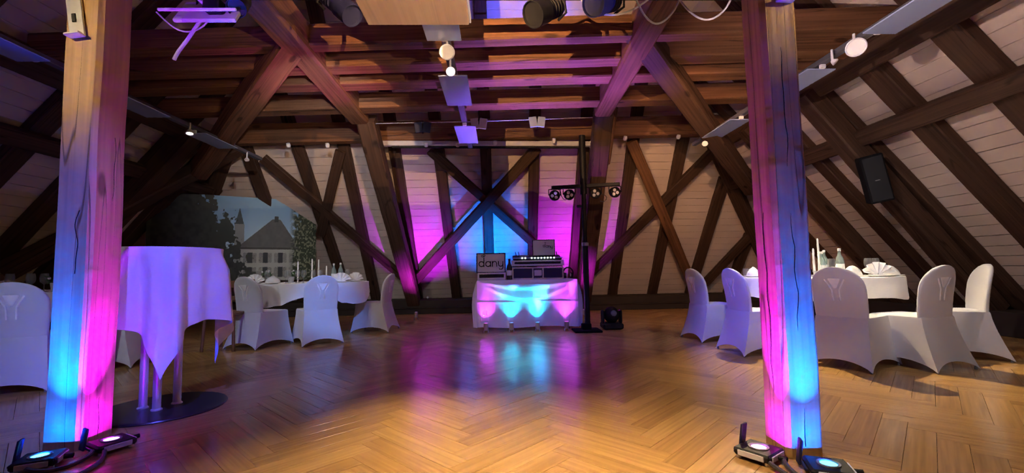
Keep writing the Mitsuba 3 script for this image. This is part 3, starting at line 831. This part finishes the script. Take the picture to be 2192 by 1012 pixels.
def candle(x, y, z, h, label):
    k = fresh('candle'); tag(k, label, 'candle')
    add(k + '__holder', mv(lathe([(0, 0), (.04, 0), (.042, .006), (.014, .016), (.012, .05), (.02, .06), (.017, .07), (0, .07)], 18), x, y, z), 'm_silver', 35)
    add(k + '__stick', mv(lathe([(.011, .06), (.0105, .06 + h * .6), (.009, .05 + h), (.004, .06 + h), (0, .061 + h)], 12), x, y, z), 'm_wax', 50)


def bottle(x, y, z, h, label, mat='m_water_glass', cap='m_white_metal', lab=True):
    k = fresh('bottle'); tag(k, label, 'bottle')
    s = h / .29
    add(k + '__glass', mv(lathe([(0, .002), (.036 * s, .002), (.039 * s, .012 * s), (.039 * s, .15 * s), (.034 * s, .185 * s), (.018 * s, .22 * s), (.0135 * s, .24 * s), (.0135 * s, .272 * s)], 20), x, y, z), mat, 40)
    add(k + '__cap', mv(lathe([(.0155 * s, .262 * s), (.0155 * s, .288 * s), (.012 * s, .29 * s), (0, .29 * s)], 14), x, y, z), cap, 40)
    if lab: add(k + '__label', mv(lathe([(.0396 * s, .06 * s), (.0396 * s, .13 * s)], 20), x, y, z), 'm_label', 40)


def posy(x, y, z, label, seed, pot=True):
    r = random.Random(seed)
    k = fresh('flower_pot'); tag(k, label, 'flower pot')
    add(k + '__pot', mv(lathe([(0, 0), (.035, 0), (.05, .09), (.046, .09), (.03, .01), (0, .01)], 18), x, y, z), 'm_pot', 35)
    lv, fl = [], []
    for i in range(16):
        a, t = r.uniform(0, 6.28), r.uniform(.03, .09)
        q = np.array([x + t * math.cos(a), y + t * math.sin(a), z + r.uniform(.09, .16)])
        l = trimesh.creation.icosphere(subdivisions=1, radius=1); l.apply_scale((.028, .016, .004)); l = rot(rot(l, r.uniform(-50, 50), (0, 1, 0)), math.degrees(a)); lv.append(mv(l, *q))
        if i % 3 == 0:
            b = trimesh.creation.icosphere(subdivisions=1, radius=.014); fl.append(mv(b, *(q + [0, 0, .03])))
    add(k + '__leaf', cat(*lv), 'm_leaf', 40); labels[k + '__leaf'] = {'kind': 'stuff'}
    add(k + '__blossom', cat(*fl), 'm_flower', 40); labels[k + '__blossom'] = {'kind': 'stuff'}


z = ZT_T + .004
def nap(m, lab):
    tag(add('napkin', m, 'm_linen'), lab, 'napkin')
def dish(x, y, lab):
    tag(add('plate', mv(lathe([(0, .001), (.07, .001), (.075, .006), (.125, .016), (.126, .018), (.075, .010), (0, .008)], 28), x, y, z - .002), 'm_wax', 35), lab, 'plate')


# right table
for x, y, t, lab, fn in [(3.72, 4.58, 20, 'grey shaded folded napkin beside the water bottles', napkin_bishop), (3.90, 4.47, -8, 'upright fan folded napkin in the middle front of the right table', napkin_fan), (4.10, 4.56, 14, 'rounded folded napkin behind the chair second from the right', napkin_bishop),
                         (2.99, 5.15, 50, 'crumpled white napkin left of the right post', napkin_bishop)]:
    dish(x, y, 'plate under the ' + ' '.join(lab.split()[:11]))
    nap(fn(x, y, z + .012, t, 1.25), lab)
candle(3.385, 4.68, z, .25, 'shorter white candle right of the right post')
candle(3.50, 4.76, z, .36, 'taller white candle right of the right post')
bottle(3.62, 4.88, z, .28, 'clear water bottle next to the tall candle, left of three')
bottle(3.74, 5.0, z, .30, 'clear water bottle in the middle of three, standing farthest back')
bottle(3.78, 4.82, z, .31, 'clear greenish water bottle, right of three, with a pale label')
for i, (x, y, lab) in enumerate([(3.56, 4.66, 'wine glass beside the taller candle'), (4.03, 4.74, 'round wine glass behind the fan napkin, left of two'), (4.15, 4.78, 'round wine glass behind the fan napkin, right of two')]):
    wine_glass(x, y, z, lab, 1.0, None)
tumbler(3.02, 5.36, z, 'ribbed glass behind the crumpled napkin left of the right post')
tumbler(3.12, 5.45, z, 'second ribbed glass half hidden by the right post')
# left table
for x, y, t, lab, fn in [(-3.18, 6.36, -10, 'white folded napkin between the two chairs at the left table', napkin_bishop), (-2.32, 6.62, 20, 'fan folded napkin at the right end of the left table, left of two', napkin_fan), (-2.2, 6.9, 50, 'pointed napkin at the right rim of the left table', napkin_fan), (-3.5, 6.5, 0, 'napkin standing behind the chair nearest the high table', napkin_fan)]:
    dish(x, y, 'plate under the ' + ' '.join(lab.split()[:11]))
    nap(fn(x, y, z + .012, t, 1.15), lab)
candle(-3.05, 6.85, z, .26, 'white candle left of the others on the left table')
candle(-2.88, 6.95, z, .30, 'tall white candle at the middle of the left table')
candle(-2.80, 7.0, z, .29, 'tall white candle close behind the middle one on the left table')
candle(-2.66, 6.95, z, .19, 'short white candle right of the others on the left table')
bottle(-2.50, 6.82, z, .28, 'clear bottle left of two on the left table')
bottle(-2.42, 6.88, z, .29, 'clear bottle right of two on the left table')
posy(-3.42, 6.72, z, 'flower pot with green leaves at the left of the left table', 3)
posy(-3.22, 7.0, z, 'pale flower pot in the middle of the left table', 4)
LG = ['wine glass nearest the folded napkin between the two chairs, left table', 'wine glass in front of the tallest candles, left table', 'wine glass close behind the bluish chair, left of centre', 'wine glass just behind the napkin between the two chairs',
      'wine glass behind the top of the bluish chair', 'wine glass beside the pointed napkin at the right rim of the left table', 'wine glass in front of the two clear bottles', 'wine glass beside the green flower pot, left table', 'leftmost wine glass on the left table']
for i, (x, y) in enumerate([(-3.0, 6.45), (-2.95, 6.62), (-2.82, 6.52), (-3.1, 6.58), (-2.74, 6.66), (-2.3, 6.82), (-2.62, 6.6), (-3.33, 6.5), (-3.55, 6.7)]):
    wine_glass(x, y, z, LG[i], .95, 'wine glasses on the left table')
# table behind the left post
for i, (x, y) in enumerate([(-4.62, 4.35), (-4.5, 4.42), (-4.55, 4.6), (-4.42, 4.75)]):
    wine_glass(x, y, z, ['leftmost', 'second from the left', 'third from the left', 'rightmost'][i] + ' of the four wine glasses on the table behind the left post', .95, 'wine glasses on the table behind the left post')
nap(napkin_fan(-4.72, 4.4, z, 10, 1.1), 'fan folded napkin at the left edge of the picture')
candle(-4.52, 4.70, z, .2, 'candle on the table behind the left post')
posy(-4.38, 4.55, z, 'low flower pot on the table behind the left post', 8)

# ------------------------------------------------------------------ DJ table
k = fresh('equipment_table'); tag(k, 'folding table hidden under a white cloth at the far wall, carrying DJ gear', 'table')
tx0, tx1, ty0, ty1, tz = -.34, 1.2, 6.84, 7.5, .765
add(k + '__table_top', mv(rbox(tx1 - tx0 - .02, ty1 - ty0 - .02, .03, .006), (tx0 + tx1) / 2, (ty0 + ty1) / 2, tz - .02), 'm_grey')
for a in (tx0 + .12, tx1 - .12):
    for b in (ty0 + .12, ty1 - .08): add(k + '__leg', cyl((a, b, 0), (a, b, tz - .03), .016), 'm_grey', 40)
# the cloth: top and front and sides with swags
nu, nv = 96, 40
xs = np.linspace(tx0, tx1, nu)
V, F = [], []
c01 = (xs - tx0) / (tx1 - tx0)
for j in range(nv):
    t = j / (nv - 1)
    zz = tz - (tz - .06 - .01 * np.cos(c01 * 9)) * t
    # crescent folds of a swag gathered to both sides, sagging in the middle
    sw = 4 * c01 * (1 - c01)
    st = lambda e0, e1, q: (lambda r: r * r * (3 - 2 * r))(np.clip((q - e0) / (e1 - e0), 0, 1))
    c1, c2 = .03 + .40 * sw ** 1.1, .02 + .17 * sw ** 1.2
    swag = (.030 * st(c1 + .045, c1 - .045, t) + .022 * st(c2 + .035, c2 - .035, t)) * np.clip(sw * 2.2 - .25, 0, 1) * (.35 + .65 * min(1, t / .06))
    seam = .010 * np.exp(-((t - .47) / .012) ** 2)
    vert = .012 * np.sin(c01 * 46) * np.clip(t * 2, 0, 1) * np.clip(1.2 - sw, .1, 1)
    y = ty0 - .01 - swag - seam - vert - .05 * t
    V.append(np.column_stack([xs + (c01 - .5) * -.05 * t * 0, y, zz]))
V = np.vstack(V)
for j in range(nv - 1):
    for i in range(nu - 1):
        a = j * nu + i
        F += [(a, a + nu, a + nu + 1), (a, a + nu + 1, a + 1)]
front = trimesh.Trimesh(V, F, process=False)
def side(x, s):
    V, F = [], []
    n1, n2 = 22, 14
    for j in range(n2):
        t = j / (n2 - 1)
        for i in range(n1):
            q = i / (n1 - 1)
            out = .10 * math.sin(min(1, t * 1.6) * math.pi / 2) * (1 - .6 * t) * math.exp(-((q - .06) / .25) ** 2) + .02 * math.sin(q * 15) * t + .006
            zz = tz - (tz - .06) * t * (1 - .18 * q * 0)
            yy = ty0 - .01 - .05 * t * (1 - q) + (ty1 - ty0) * q
            V.append((x + s * (out if i else 0), yy, zz))
    for j in range(n2 - 1):
        for i in range(n1 - 1):
            a = j * n1 + i
            F += [(a, a + n1, a + n1 + 1), (a, a + n1 + 1, a + 1)]
    return trimesh.Trimesh(V, F, process=False)
topc = mv(rbox(tx1 - tx0 + .004, ty1 - ty0 + .012, .006, .002), (tx0 + tx1) / 2, (ty0 + ty1) / 2 - .002, tz)
c = add('tablecloth', cat(front, side(tx0, -1), side(tx1, 1), topc), 'm_linen', 45)
tag(c, 'white cloth with swagged front on the DJ table, lit magenta and cyan', 'tablecloth')

# the four can uplights in front of it and the other two behind
def emit_disc(center, r, radiance, n=20):
    m = lathe([(0, .0005), (r, 0)], n); m.fix_normals()
    if (np.cross(m.triangles[:, 1] - m.triangles[:, 0], m.triangles[:, 2] - m.triangles[:, 0]).sum(0))[2] < 0: m.invert()
    d = mikit.ply(mv(m, *center), 'm_black')
    d['emitter'] = {'type': 'area', 'radiance': rgb(*[LS * q for q in radiance])}
    return d


def can_light(x, y, label, glow):
    k = fresh('can_uplight'); tag(k, label, 'uplight')
    add(k + '__can', mv(lathe([(0, .03), (.026, .03), (.034, .04), (.036, .135), (.030, .14), (.029, .12), (0, .118)], 20), x, y, 0), 'm_silver', 35)
    for s in (-1, 1): add(k + '__foot', mv(rbox(.012, .06, .032, .003), x + s * .032, y, .017), 'm_silver')
    scene[k + '__lens'] = emit_disc((x, y, .124), .027, glow)
    return k


Y0 = 6.70
for i, (x, c, nm) in enumerate([(-.205, MAG, 'magenta can uplight at the left end of the DJ table'), (.175, CYAN, 'cyan can uplight left of the middle before the DJ table'), (.565, CYAN, 'cyan can uplight right of the middle before the DJ table'), (1.0, MAG, 'magenta can uplight at the right end of the DJ table')]):
    can_light(x, Y0, nm, [9 * q + .8 for q in c])
    spot(f'light_can_{i}', (x, Y0, .13), (x, Y0 + .14, 1.), [c[0], c[1] * 2.7 + (.03 if c is MAG else .0), c[2]], 2.1, 42, 1)
can_light(-1.62, 8.75, 'small violet can uplight on the floor left of the DJ table', (3, 2, 5))
spot('light_wall_left', (-1.6, 8.75, .15), (-1.66, 9.7, 1.9), (.8, .02, 1.5), 17, 42, 12)
can_light(1.62, 8.6, 'can uplight on the floor behind the right end of the DJ table', (3, .2, 3))
spot('light_wall_right', (1.62, 8.6, .15), (1.55, 9.6, 1.9), (.8, .02, 1.5), 17, 40, 12)
can_light(.05, 8.5, 'can uplight on the floor behind the middle of the DJ table', (.2, 1, 3))
spot('light_wall_centre', (.05, 8.5, .15), (-.15, 9.35, 1.5), (.0, .21, 1.5), 38, 34, 12)
kk = add('indicator_light', mv(trimesh.creation.icosphere(subdivisions=2, radius=.022), -1.55, 9.72, .36), 'm_white_metal', True)
tag(kk, 'tiny white pilot light on the plinth left of the DJ table', 'pilot light')
add(kk + '__mount', mv(rbox(.04, .04, .05, .004), -1.55, 9.74, .325), 'm_black')


def logo(h, depth=.003):
    """lower case lettering d a n y in round strokes with two small rings above; x height h"""
    w = h * .17
    def ring(cx, cy, r, ww=w): return Point(cx, cy).buffer(r + ww / 2, 24).difference(Point(cx, cy).buffer(r - ww / 2, 24))
    r = h * .44
    parts, x = [], 0.
    parts += [ring(x + r, r, r), LineString([(x + 2 * r, 0), (x + 2 * r, h * 1.55)]).buffer(w / 2)]
    x += 2 * r + h * .32
    parts += [ring(x + r, r, r), LineString([(x + 2 * r, 0), (x + 2 * r, 2 * r)]).buffer(w / 2)]
    x += 2 * r + h * .32
    arc = [(x + r * .9 + r * .9 * math.cos(a), r + r * math.sin(a)) for a in np.linspace(math.pi, 0, 16)]
    parts += [LineString([(x, 0), (x, 2 * r)]).buffer(w / 2), LineString(arc + [(x + 1.8 * r, 0)]).buffer(w / 2)]
    x += 1.8 * r + h * .32
    arc = [(x + r * .9 + r * .9 * math.cos(a), r + r * math.sin(a)) for a in np.linspace(math.pi, 2 * math.pi, 16)]
    tail = [(x + 1.8 * r, 2 * r), (x + 1.8 * r, -r * .4)] + [(x + r * .9 + r * .9 * math.cos(a), -r * .4 + r * .9 * math.sin(a)) for a in np.linspace(0, -2.2, 10)]
    parts += [LineString([(x, 2 * r)] + arc).buffer(w / 2), LineString(tail).buffer(w / 2)]
    wid = x + 1.8 * r
    parts += [ring(h * .62, h * 1.88, h * .17, w * .6), ring(h * .92, h * 2.0, h * .17, w * .6)]
    g = unary_union(parts)
    return cat(*[trimesh.creation.extrude_polygon(q, depth, engine='earcut') for q in getattr(g, 'geoms', [g])]), wid


def upright(m, x, y, z, roll=0., lean=0.):
    """lettering from its xy plane onto a front facing -y"""
    m = rot(m, roll); m = rot(m, 90 + lean, (1, 0, 0)); return mv(m, x, y, z)


TZ = tz + .004
# case with its lid up, left
k = fresh('speaker_case'); tag(k, 'open flight case with a grey lid reading dany on the DJ table', 'case')
add(k + '__base', mv(rbox(.44, .32, .115, .008), -.115, 7.06, TZ + .058), 'm_case')
add(k + '__opening', mv(rbox(.38, .02, .05, .004), -.115, 6.896, TZ + .066), 'm_black')
add(k + '__lid', mv(rot(rbox(.44, .035, .30, .01), -4, (1, 0, 0)), -.125, 7.1, TZ + .268), 'm_case')
add(k + '__lid_frame', mv(rot(cat(mv(rbox(.46, .045, .012, .003), 0, 0, .152), mv(rbox(.46, .045, .012, .003), 0, 0, -.152), mv(rbox(.012, .045, .31, .003), .226, 0, 0), mv(rbox(.012, .045, .31, .003), -.226, 0, 0)), -4, (1, 0, 0)), -.125, 7.1, TZ + .268), 'm_black')
lg, wid = logo(.088)
add(k + '__lettering', upright(lg, -.125 - wid / 2, 7.078, TZ + .215), 'm_black'); labels[k + '__lettering'] = {'label': 'black word dany'}
# flight case with mixer, right
k = fresh('flight_case'); tag(k, 'wide flight case with silver edges on the DJ table', 'case')
cx, cw = .605, .78
add(k + '__body', mv(rbox(cw, .42, .18, .006), cx, 7.12, TZ + .095), 'm_navy')
for zz in (.012, .182): add(k + '__edge', cat(mv(rbox(cw + .014, .012, .022, .003), cx, 6.905, TZ + zz)), 'm_silver')
for xx in (-cw / 2, cw / 2, -.08, .08): add(k + '__upright_edge', mv(rbox(.022, .012, .18, .003), cx + xx, 6.905, TZ + .096), 'm_silver')
add(k + '__latch', mv(rbox(.12, .014, .09, .006), cx, 6.903, TZ + .10), 'm_case')
for a in (-.3, .3):
    for b in (6.98, 7.26): add(k + '__foot', mv(lathe([(.015, 0), (.018, .004), (.015, .012)], 10), cx + a, b, TZ - .006), 'm_black')
k = fresh('mixer_tray'); tag(k, 'silver edged tray on top of the flight case', 'case')
add(k + '__rim', cat(mv(rbox(.80, .012, .03, .004), cx, 6.9, TZ + .225), mv(rbox(.80, .012, .022, .004), cx, 6.9, TZ + .285), mv(rbox(.05, .012, .09, .004), cx - .385, 6.9, TZ + .255), mv(rbox(.05, .012, .09, .004), cx + .385, 6.9, TZ + .255)), 'm_case')
add(k + '__body', mv(rbox(.78, .40, .10, .006), cx, 7.11, TZ + .252), 'm_black')
k = fresh('mixing_console'); tag(k, 'DJ controller with a row of glowing buttons below the laptop', 'mixer')
add(k + '__body', mv(rot(rbox(.76, .30, .045, .008), 12, (1, 0, 0)), cx, 7.08, TZ + .335), 'm_navy')
add(k + '__front_strip', mv(rbox(.78, .02, .018, .004), cx, 6.91, TZ + .335), 'm_plate')
leds = []
for q in range(11):
    if q == 2: continue
    leds.append(mv(trimesh.creation.icosphere(subdivisions=1, radius=.014), .363 + .05 * q, 6.902, TZ + .333))
add(k + '__button_light', cat(*leds), 'm_white_metal', True); labels[k + '__button_light'] = {'label': 'row of glowing white green buttons', 'kind': 'stuff'}
scene[k + '__button_light']['emitter'] = {'type': 'area', 'radiance': rgb(3.2 * LS, 4.2 * LS, 2.6 * LS)}
for a in (-.32, -.27, .3, .34): add(k + '__antenna', cyl((cx + a, 7.16, TZ + .36), (cx + a - .015, 7.18, TZ + .44), .006, 8), 'm_black')
for a in (-.2, .2): add(k + '__jog_wheel', mv(rot(lathe([(0, .0), (.075, 0), (.075, .012), (0, .014)], 24), 12, (1, 0, 0)), cx + a, 7.1, TZ + .362), 'm_grey', 30)
# laptop turned with its lid to us
k = fresh('laptop'); tag(k, 'laptop with a grey lid reading dany above the DJ controller', 'laptop')
add(k + '__lid', mv(rot(rbox(.34, .012, .245, .008), -6, (1, 0, 0)), .715, 7.02, TZ + .495), 'm_case')
add(k + '__lid_frame', mv(rot(cat(mv(rbox(.356, .02, .010, .003), 0, 0, .126), mv(rbox(.356, .02, .010, .003), 0, 0, -.126), mv(rbox(.010, .02, .255, .003), .174, 0, 0), mv(rbox(.010, .02, .255, .003), -.174, 0, 0)), -6, (1, 0, 0)), .715, 7.024, TZ + .495), 'm_black')
add(k + '__keyboard', mv(rbox(.34, .22, .016, .005), .715, 7.13, TZ + .37), 'm_black')
add(k + '__stand', cat(mv(rbox(.03, .2, .06, .004), .58, 7.14, TZ + .335), mv(rbox(.03, .2, .06, .004), .85, 7.14, TZ + .335)), 'm_black')
lg, wid = logo(.036, .002)
add(k + '__lettering', upright(lg, .70, 7.008, TZ + .51, -9), 'm_black'); labels[k + '__lettering'] = {'label': 'black word dany'}
bottle(.165, 6.95, TZ, .33, 'dark bottle with a pale label between the two cases on the DJ table', 'm_bottle_dark', 'm_black')
# headphones
k = fresh('headphones'); tag(k, 'headphones lying at the right end of the DJ table', 'headphones')
hp = [(1.09 + .078 * math.cos(a), 7.0, TZ + .09 + .085 * math.sin(a)) for a in np.linspace(-.5, math.pi + .5, 24)]
add(k + '__band', tube(hp, .010), 'm_black', 40)
for s in (-1, 1):
    e = rot(lathe([(0, -.02), (.04, -.02), (.045, 0), (.04, .02), (0, .022)], 20), 90, (0, 1, 0))
    e = mv(e, 1.09 + s * .05, 7.0, TZ + .052)
    add(k + '__ear_cup', e, 'm_black', 30)
    add(k + '__ear_badge', mv(rbox(.018, .012, .05, .003), 1.09 + s * .03, 6.952, TZ + .06), 'm_case')

# ------------------------------------------------------------------ light stand
k = fresh('light_stand'); tag(k, 'tall black crank stand with a cross bar right of the DJ table', 'light stand')
sx, sy = 1.30, 6.62
add(k + '__pole', cat(cyl((sx, sy, .02), (sx, sy, 1.3), .042, 18), cyl((sx, sy, 1.25), (sx, sy, 2.12), .034, 18)), 'm_black', 40)
add(k + '__head_sleeve', cat(cyl((sx, sy, 2.05), (sx, sy, 2.95), .05, 18)), 'm_black', 40)
add(k + '__collar', mv(lathe([(.036, 0), (.052, .005), (.052, .05), (.036, .055)], 18), sx, sy, 1.26), 'm_silver', 30)
add(k + '__cross_bar', rot(mv(rbox(1.04, .05, .055, .006), sx + .035, sy, 2.17), -2.4, (0, 1, 0), (sx, sy, 2.17)), 'm_black')
add(k + '__base_plate', cat(mv(rbox(.40, .36, .03, .008), sx - .02, sy - .02, .016), mv(rbox(.14, .10, .09, .01), sx - .02, sy, .07)), 'm_black_matt')
add(k + '__knob', cyl((sx - .045, sy - .02, 1.86), (sx - .11, sy - .03, 1.86), .022), 'm_black')
for i, (dx, lab) in enumerate([(-.42, 'leftmost of the four black lamps under the cross bar of the stand'), (-.20, 'second from the left of the four black lamps under the cross bar'), (.20, 'third from the left of the four black lamps under the cross bar'), (.50, 'rightmost of the four black lamps under the cross bar')]):
    q = fresh('spot_lamp'); tag(q, lab, 'stage light')
    x, zc = sx + dx - .02, 2.05 + .042 * dx
    tw = {0: -12, 1: 6, 2: 4, 3: 18}[i]
    face = np.array([math.sin(math.radians(tw)), -1, -.15]); face /= np.linalg.norm(face)
    M = trimesh.geometry.align_vectors([0, 0, 1], face); M[:3, 3] = (x, sy, zc)
    b = lathe([(0, -.10), (.05, -.095), (.075, -.05), (.082, .0), (.082, .02), (.072, .022), (.068, .004), (0, .004)], 22); b.apply_transform(M)
    add(q + '__body', b, 'm_black', 30)
    for a in (90, 210, 330):
        l = lathe([(.026, .005), (.024, .012), (0, .016)], 12); l.apply_translation((.036 * math.cos(math.radians(a)), .036 * math.sin(math.radians(a)), 0)); l.apply_transform(M)
        add(q + '__lens', l, 'm_label', 40)
    add(q + '__yoke', tube([(x - .09, sy, zc), (x - .09, sy, zc + .09), (x, sy, zc + .095), (x + .09, sy, zc + .09), (x + .09, sy, zc)], .008), 'm_black')
kk = add('cable', tube(curve([(1.60, 6.66, 2.14), (1.58, 6.66, 2.06), (1.66, 6.66, 2.0), (1.62, 6.66, 1.94), (1.56, 6.66, 1.95)], 20), .005), 'm_cable', 40); tag(kk, 'thin cable curling between the two right lamps on the stand', 'cable')
kk = add('cable', tube(curve([(.93, 6.66, 2.13), (.97, 6.66, 2.03), (1.02, 6.66, 1.97), (1.07, 6.66, 2.02), (1.06, 6.66, 2.12)], 20), .005), 'm_cable', 40); tag(kk, 'thin cable curling between the two left lamps on the stand', 'cable')
# moving head beside it
k = fresh('moving_head_light'); tag(k, 'black round moving head lamp on the floor right of the stand', 'stage light')
bx, by = 1.70, 6.78
add(k + '__base', mv(rbox(.30, .28, .09, .02), bx, by, .055), 'm_black')
for a in (-.1, .1):
    for b in (-.09, .09): add(k + '__foot', mv(lathe([(.014, 0), (.017, .003), (.017, .012)], 10), bx + a, by + b, 0), 'm_grey')
for s in (-1, 1): add(k + '__arm', mv(rbox(.035, .12, .2, .014), bx + s * .135, by, .19), 'm_black')
hd = trimesh.creation.icosphere(subdivisions=3, radius=.115); hd.apply_scale((1, 1.05, 1.1))
add(k + '__head', mv(hd, bx, by, .215), 'm_black', True)
add(k + '__lens', mv(rot(lathe([(0, .012), (.03, .006), (.045, 0)], 18), 75, (1, 0, 0)), bx + .01, by - .112, .25), 'm_grey', 40)

# ------------------------------------------------------------------ LED floor lamps at the posts
def floor_led(x, y, yaw, c, label, tx, glow, lean=0.):
    k = fresh('floor_uplight'); tag(k, label, 'floor lamp')
    def put(nm, m, mt, sm=False): return add(k + '__' + nm, mv(rot(m, yaw), x, y, 0), mt, sm)
    put('body', mv(rbox(.17, .17, .036, .010), 0, 0, .032), 'm_black')
    put('side_panel', mv(rbox(.12, .006, .026, .002), 0, -.087, .032), 'm_case')
    put('side_panel', mv(rbox(.006, .12, .026, .002), .087, 0, .032), 'm_case')
    put('lens_ring', mv(lathe([(.034, 0), (.046, 0), (.046, .006), (.036, .006), (.034, 0)], 24), 0, 0, .049), 'm_grey', 30)
    for a in (-.065, .065):
        for b in (-.065, .065): put('foot', mv(lathe([(.010, 0), (.013, .003), (.011, .016)], 10), a, b, 0), 'm_silver')
    br = put('tilt_bracket', cat(mv(rbox(.012, .09, .012, .003), -.094, 0, .03), mv(rot(rbox(.012, .05, .11, .003), 8, (0, 1, 0)), -.098, .05, .075)), 'm_navy')
    put('plug', rot(cyl((0, -.085, .03), (0, -.125, .03), .012, 12), 90), 'm_black')
    m = lathe([(0, .0012), (.033, 0)], 24)
    if (np.cross(m.triangles[:, 1] - m.triangles[:, 0], m.triangles[:, 2] - m.triangles[:, 0]).sum(0))[2] < 0: m.invert()
    e = mikit.ply(mv(m, x, y, .0515), 'm_black'); e['emitter'] = {'type': 'area', 'radiance': rgb(*[LS * q for q in glow])}
    scene[k + '__lens'] = e
    return k


LEDS = [(-2.29, 2.345, 25, CYAN, 'blue floor lamp in front of the left post', (-2.366, 2.52), (.5, 5, 9)),
        (-2.115, 2.545, 60, MAG, 'magenta floor lamp on the right side of the left post', (-2.262, 2.63), (7, 2.5, 9)),
        (1.245, 2.185, -55, MAG, 'magenta floor lamp on the left side of the right post', (1.37, 2.24), (9, 3, 9)),
        (1.44, 1.985, -22, CYAN, 'blue floor lamp in front of the right post', (1.462, 2.15), (.5, 5, 9))]
for i, (x, y, yaw, c, lab, (px, py), glow) in enumerate(LEDS):
    floor_led(x, y, yaw, c, lab, (px, py), glow)
    dx, dy = px - x, py - y
    far = math.hypot(dx, dy)
    hue = (1.1, .004, 3.9) if c is MAG else (.0, .30, 5.)
    sh = .05 if c is MAG else 0.
    spot(f'light_post_{i}', (x, y, .056), (px, py - sh, .62), hue, 17, 18 if c is MAG else 22, 1)
    spot(f'light_post_near_{i}', (x, y, .056), (px, py - sh * .6, .16), hue, 4.5 * far, 56, 10)
spot('light_tie_left', (-.205, 6.7, .13), (-2.0, 5.0, 3.13), (1., .08, .8), 30, 13, 6)
spot('light_tie_right', (1.0, 6.7, .13), (1.48, 4.9, 3.13), (.5, .14, 1.), 42, 13, 6)
spot('light_collar_violet', (.565, 6.7, .13), (.5, 5.5, 3.2), (.40, .13, 1.), 110, 26, 12)
spot('light_collar_blue', (.565, 6.7, .13), (.9, 7.4, 3.1), (.05, .25, 1.), 18, 16, 8)
spot('light_upper_slope', (.175, 6.7, .13), (.5, 6.72, 4.7), (.02, .08, 1.), 170, 11, 7)
spot('light_stub', (1.0, 6.7, .13), (1.62, 7.1, 2.9), (.6, .06, 1.), 14, 9, 5)
for pts, lab in [([(-2.25, 2.24, .03), (-2.17, 2.26, .012), (-2.11, 2.36, .012), (-2.12, 2.44, .03)], 'black cable between the two lamps at the left post'),
                 ([(-2.06, 2.44, .03), (-2.0, 2.34, .012), (-1.98, 2.16, .012), (-2.05, 1.98, .012), (-2.25, 1.85, .012)], 'black cable running to the front from the left post lamps'),
                 ([(1.30, 2.08, .03), (1.29, 1.99, .012), (1.31, 1.92, .012), (1.36, 1.87, .03)], 'black cable between the two lamps at the right post'),
                 ([(1.22, 2.06, .03), (1.25, 1.95, .012), (1.26, 1.8, .012), (1.2, 1.6, .012)], 'black cable running to the front from the right post lamps')]:
    kk = add('floor_cable', tube(curve(pts, 26), .010), 'm_cable', 40); tag(kk, lab, 'cable')
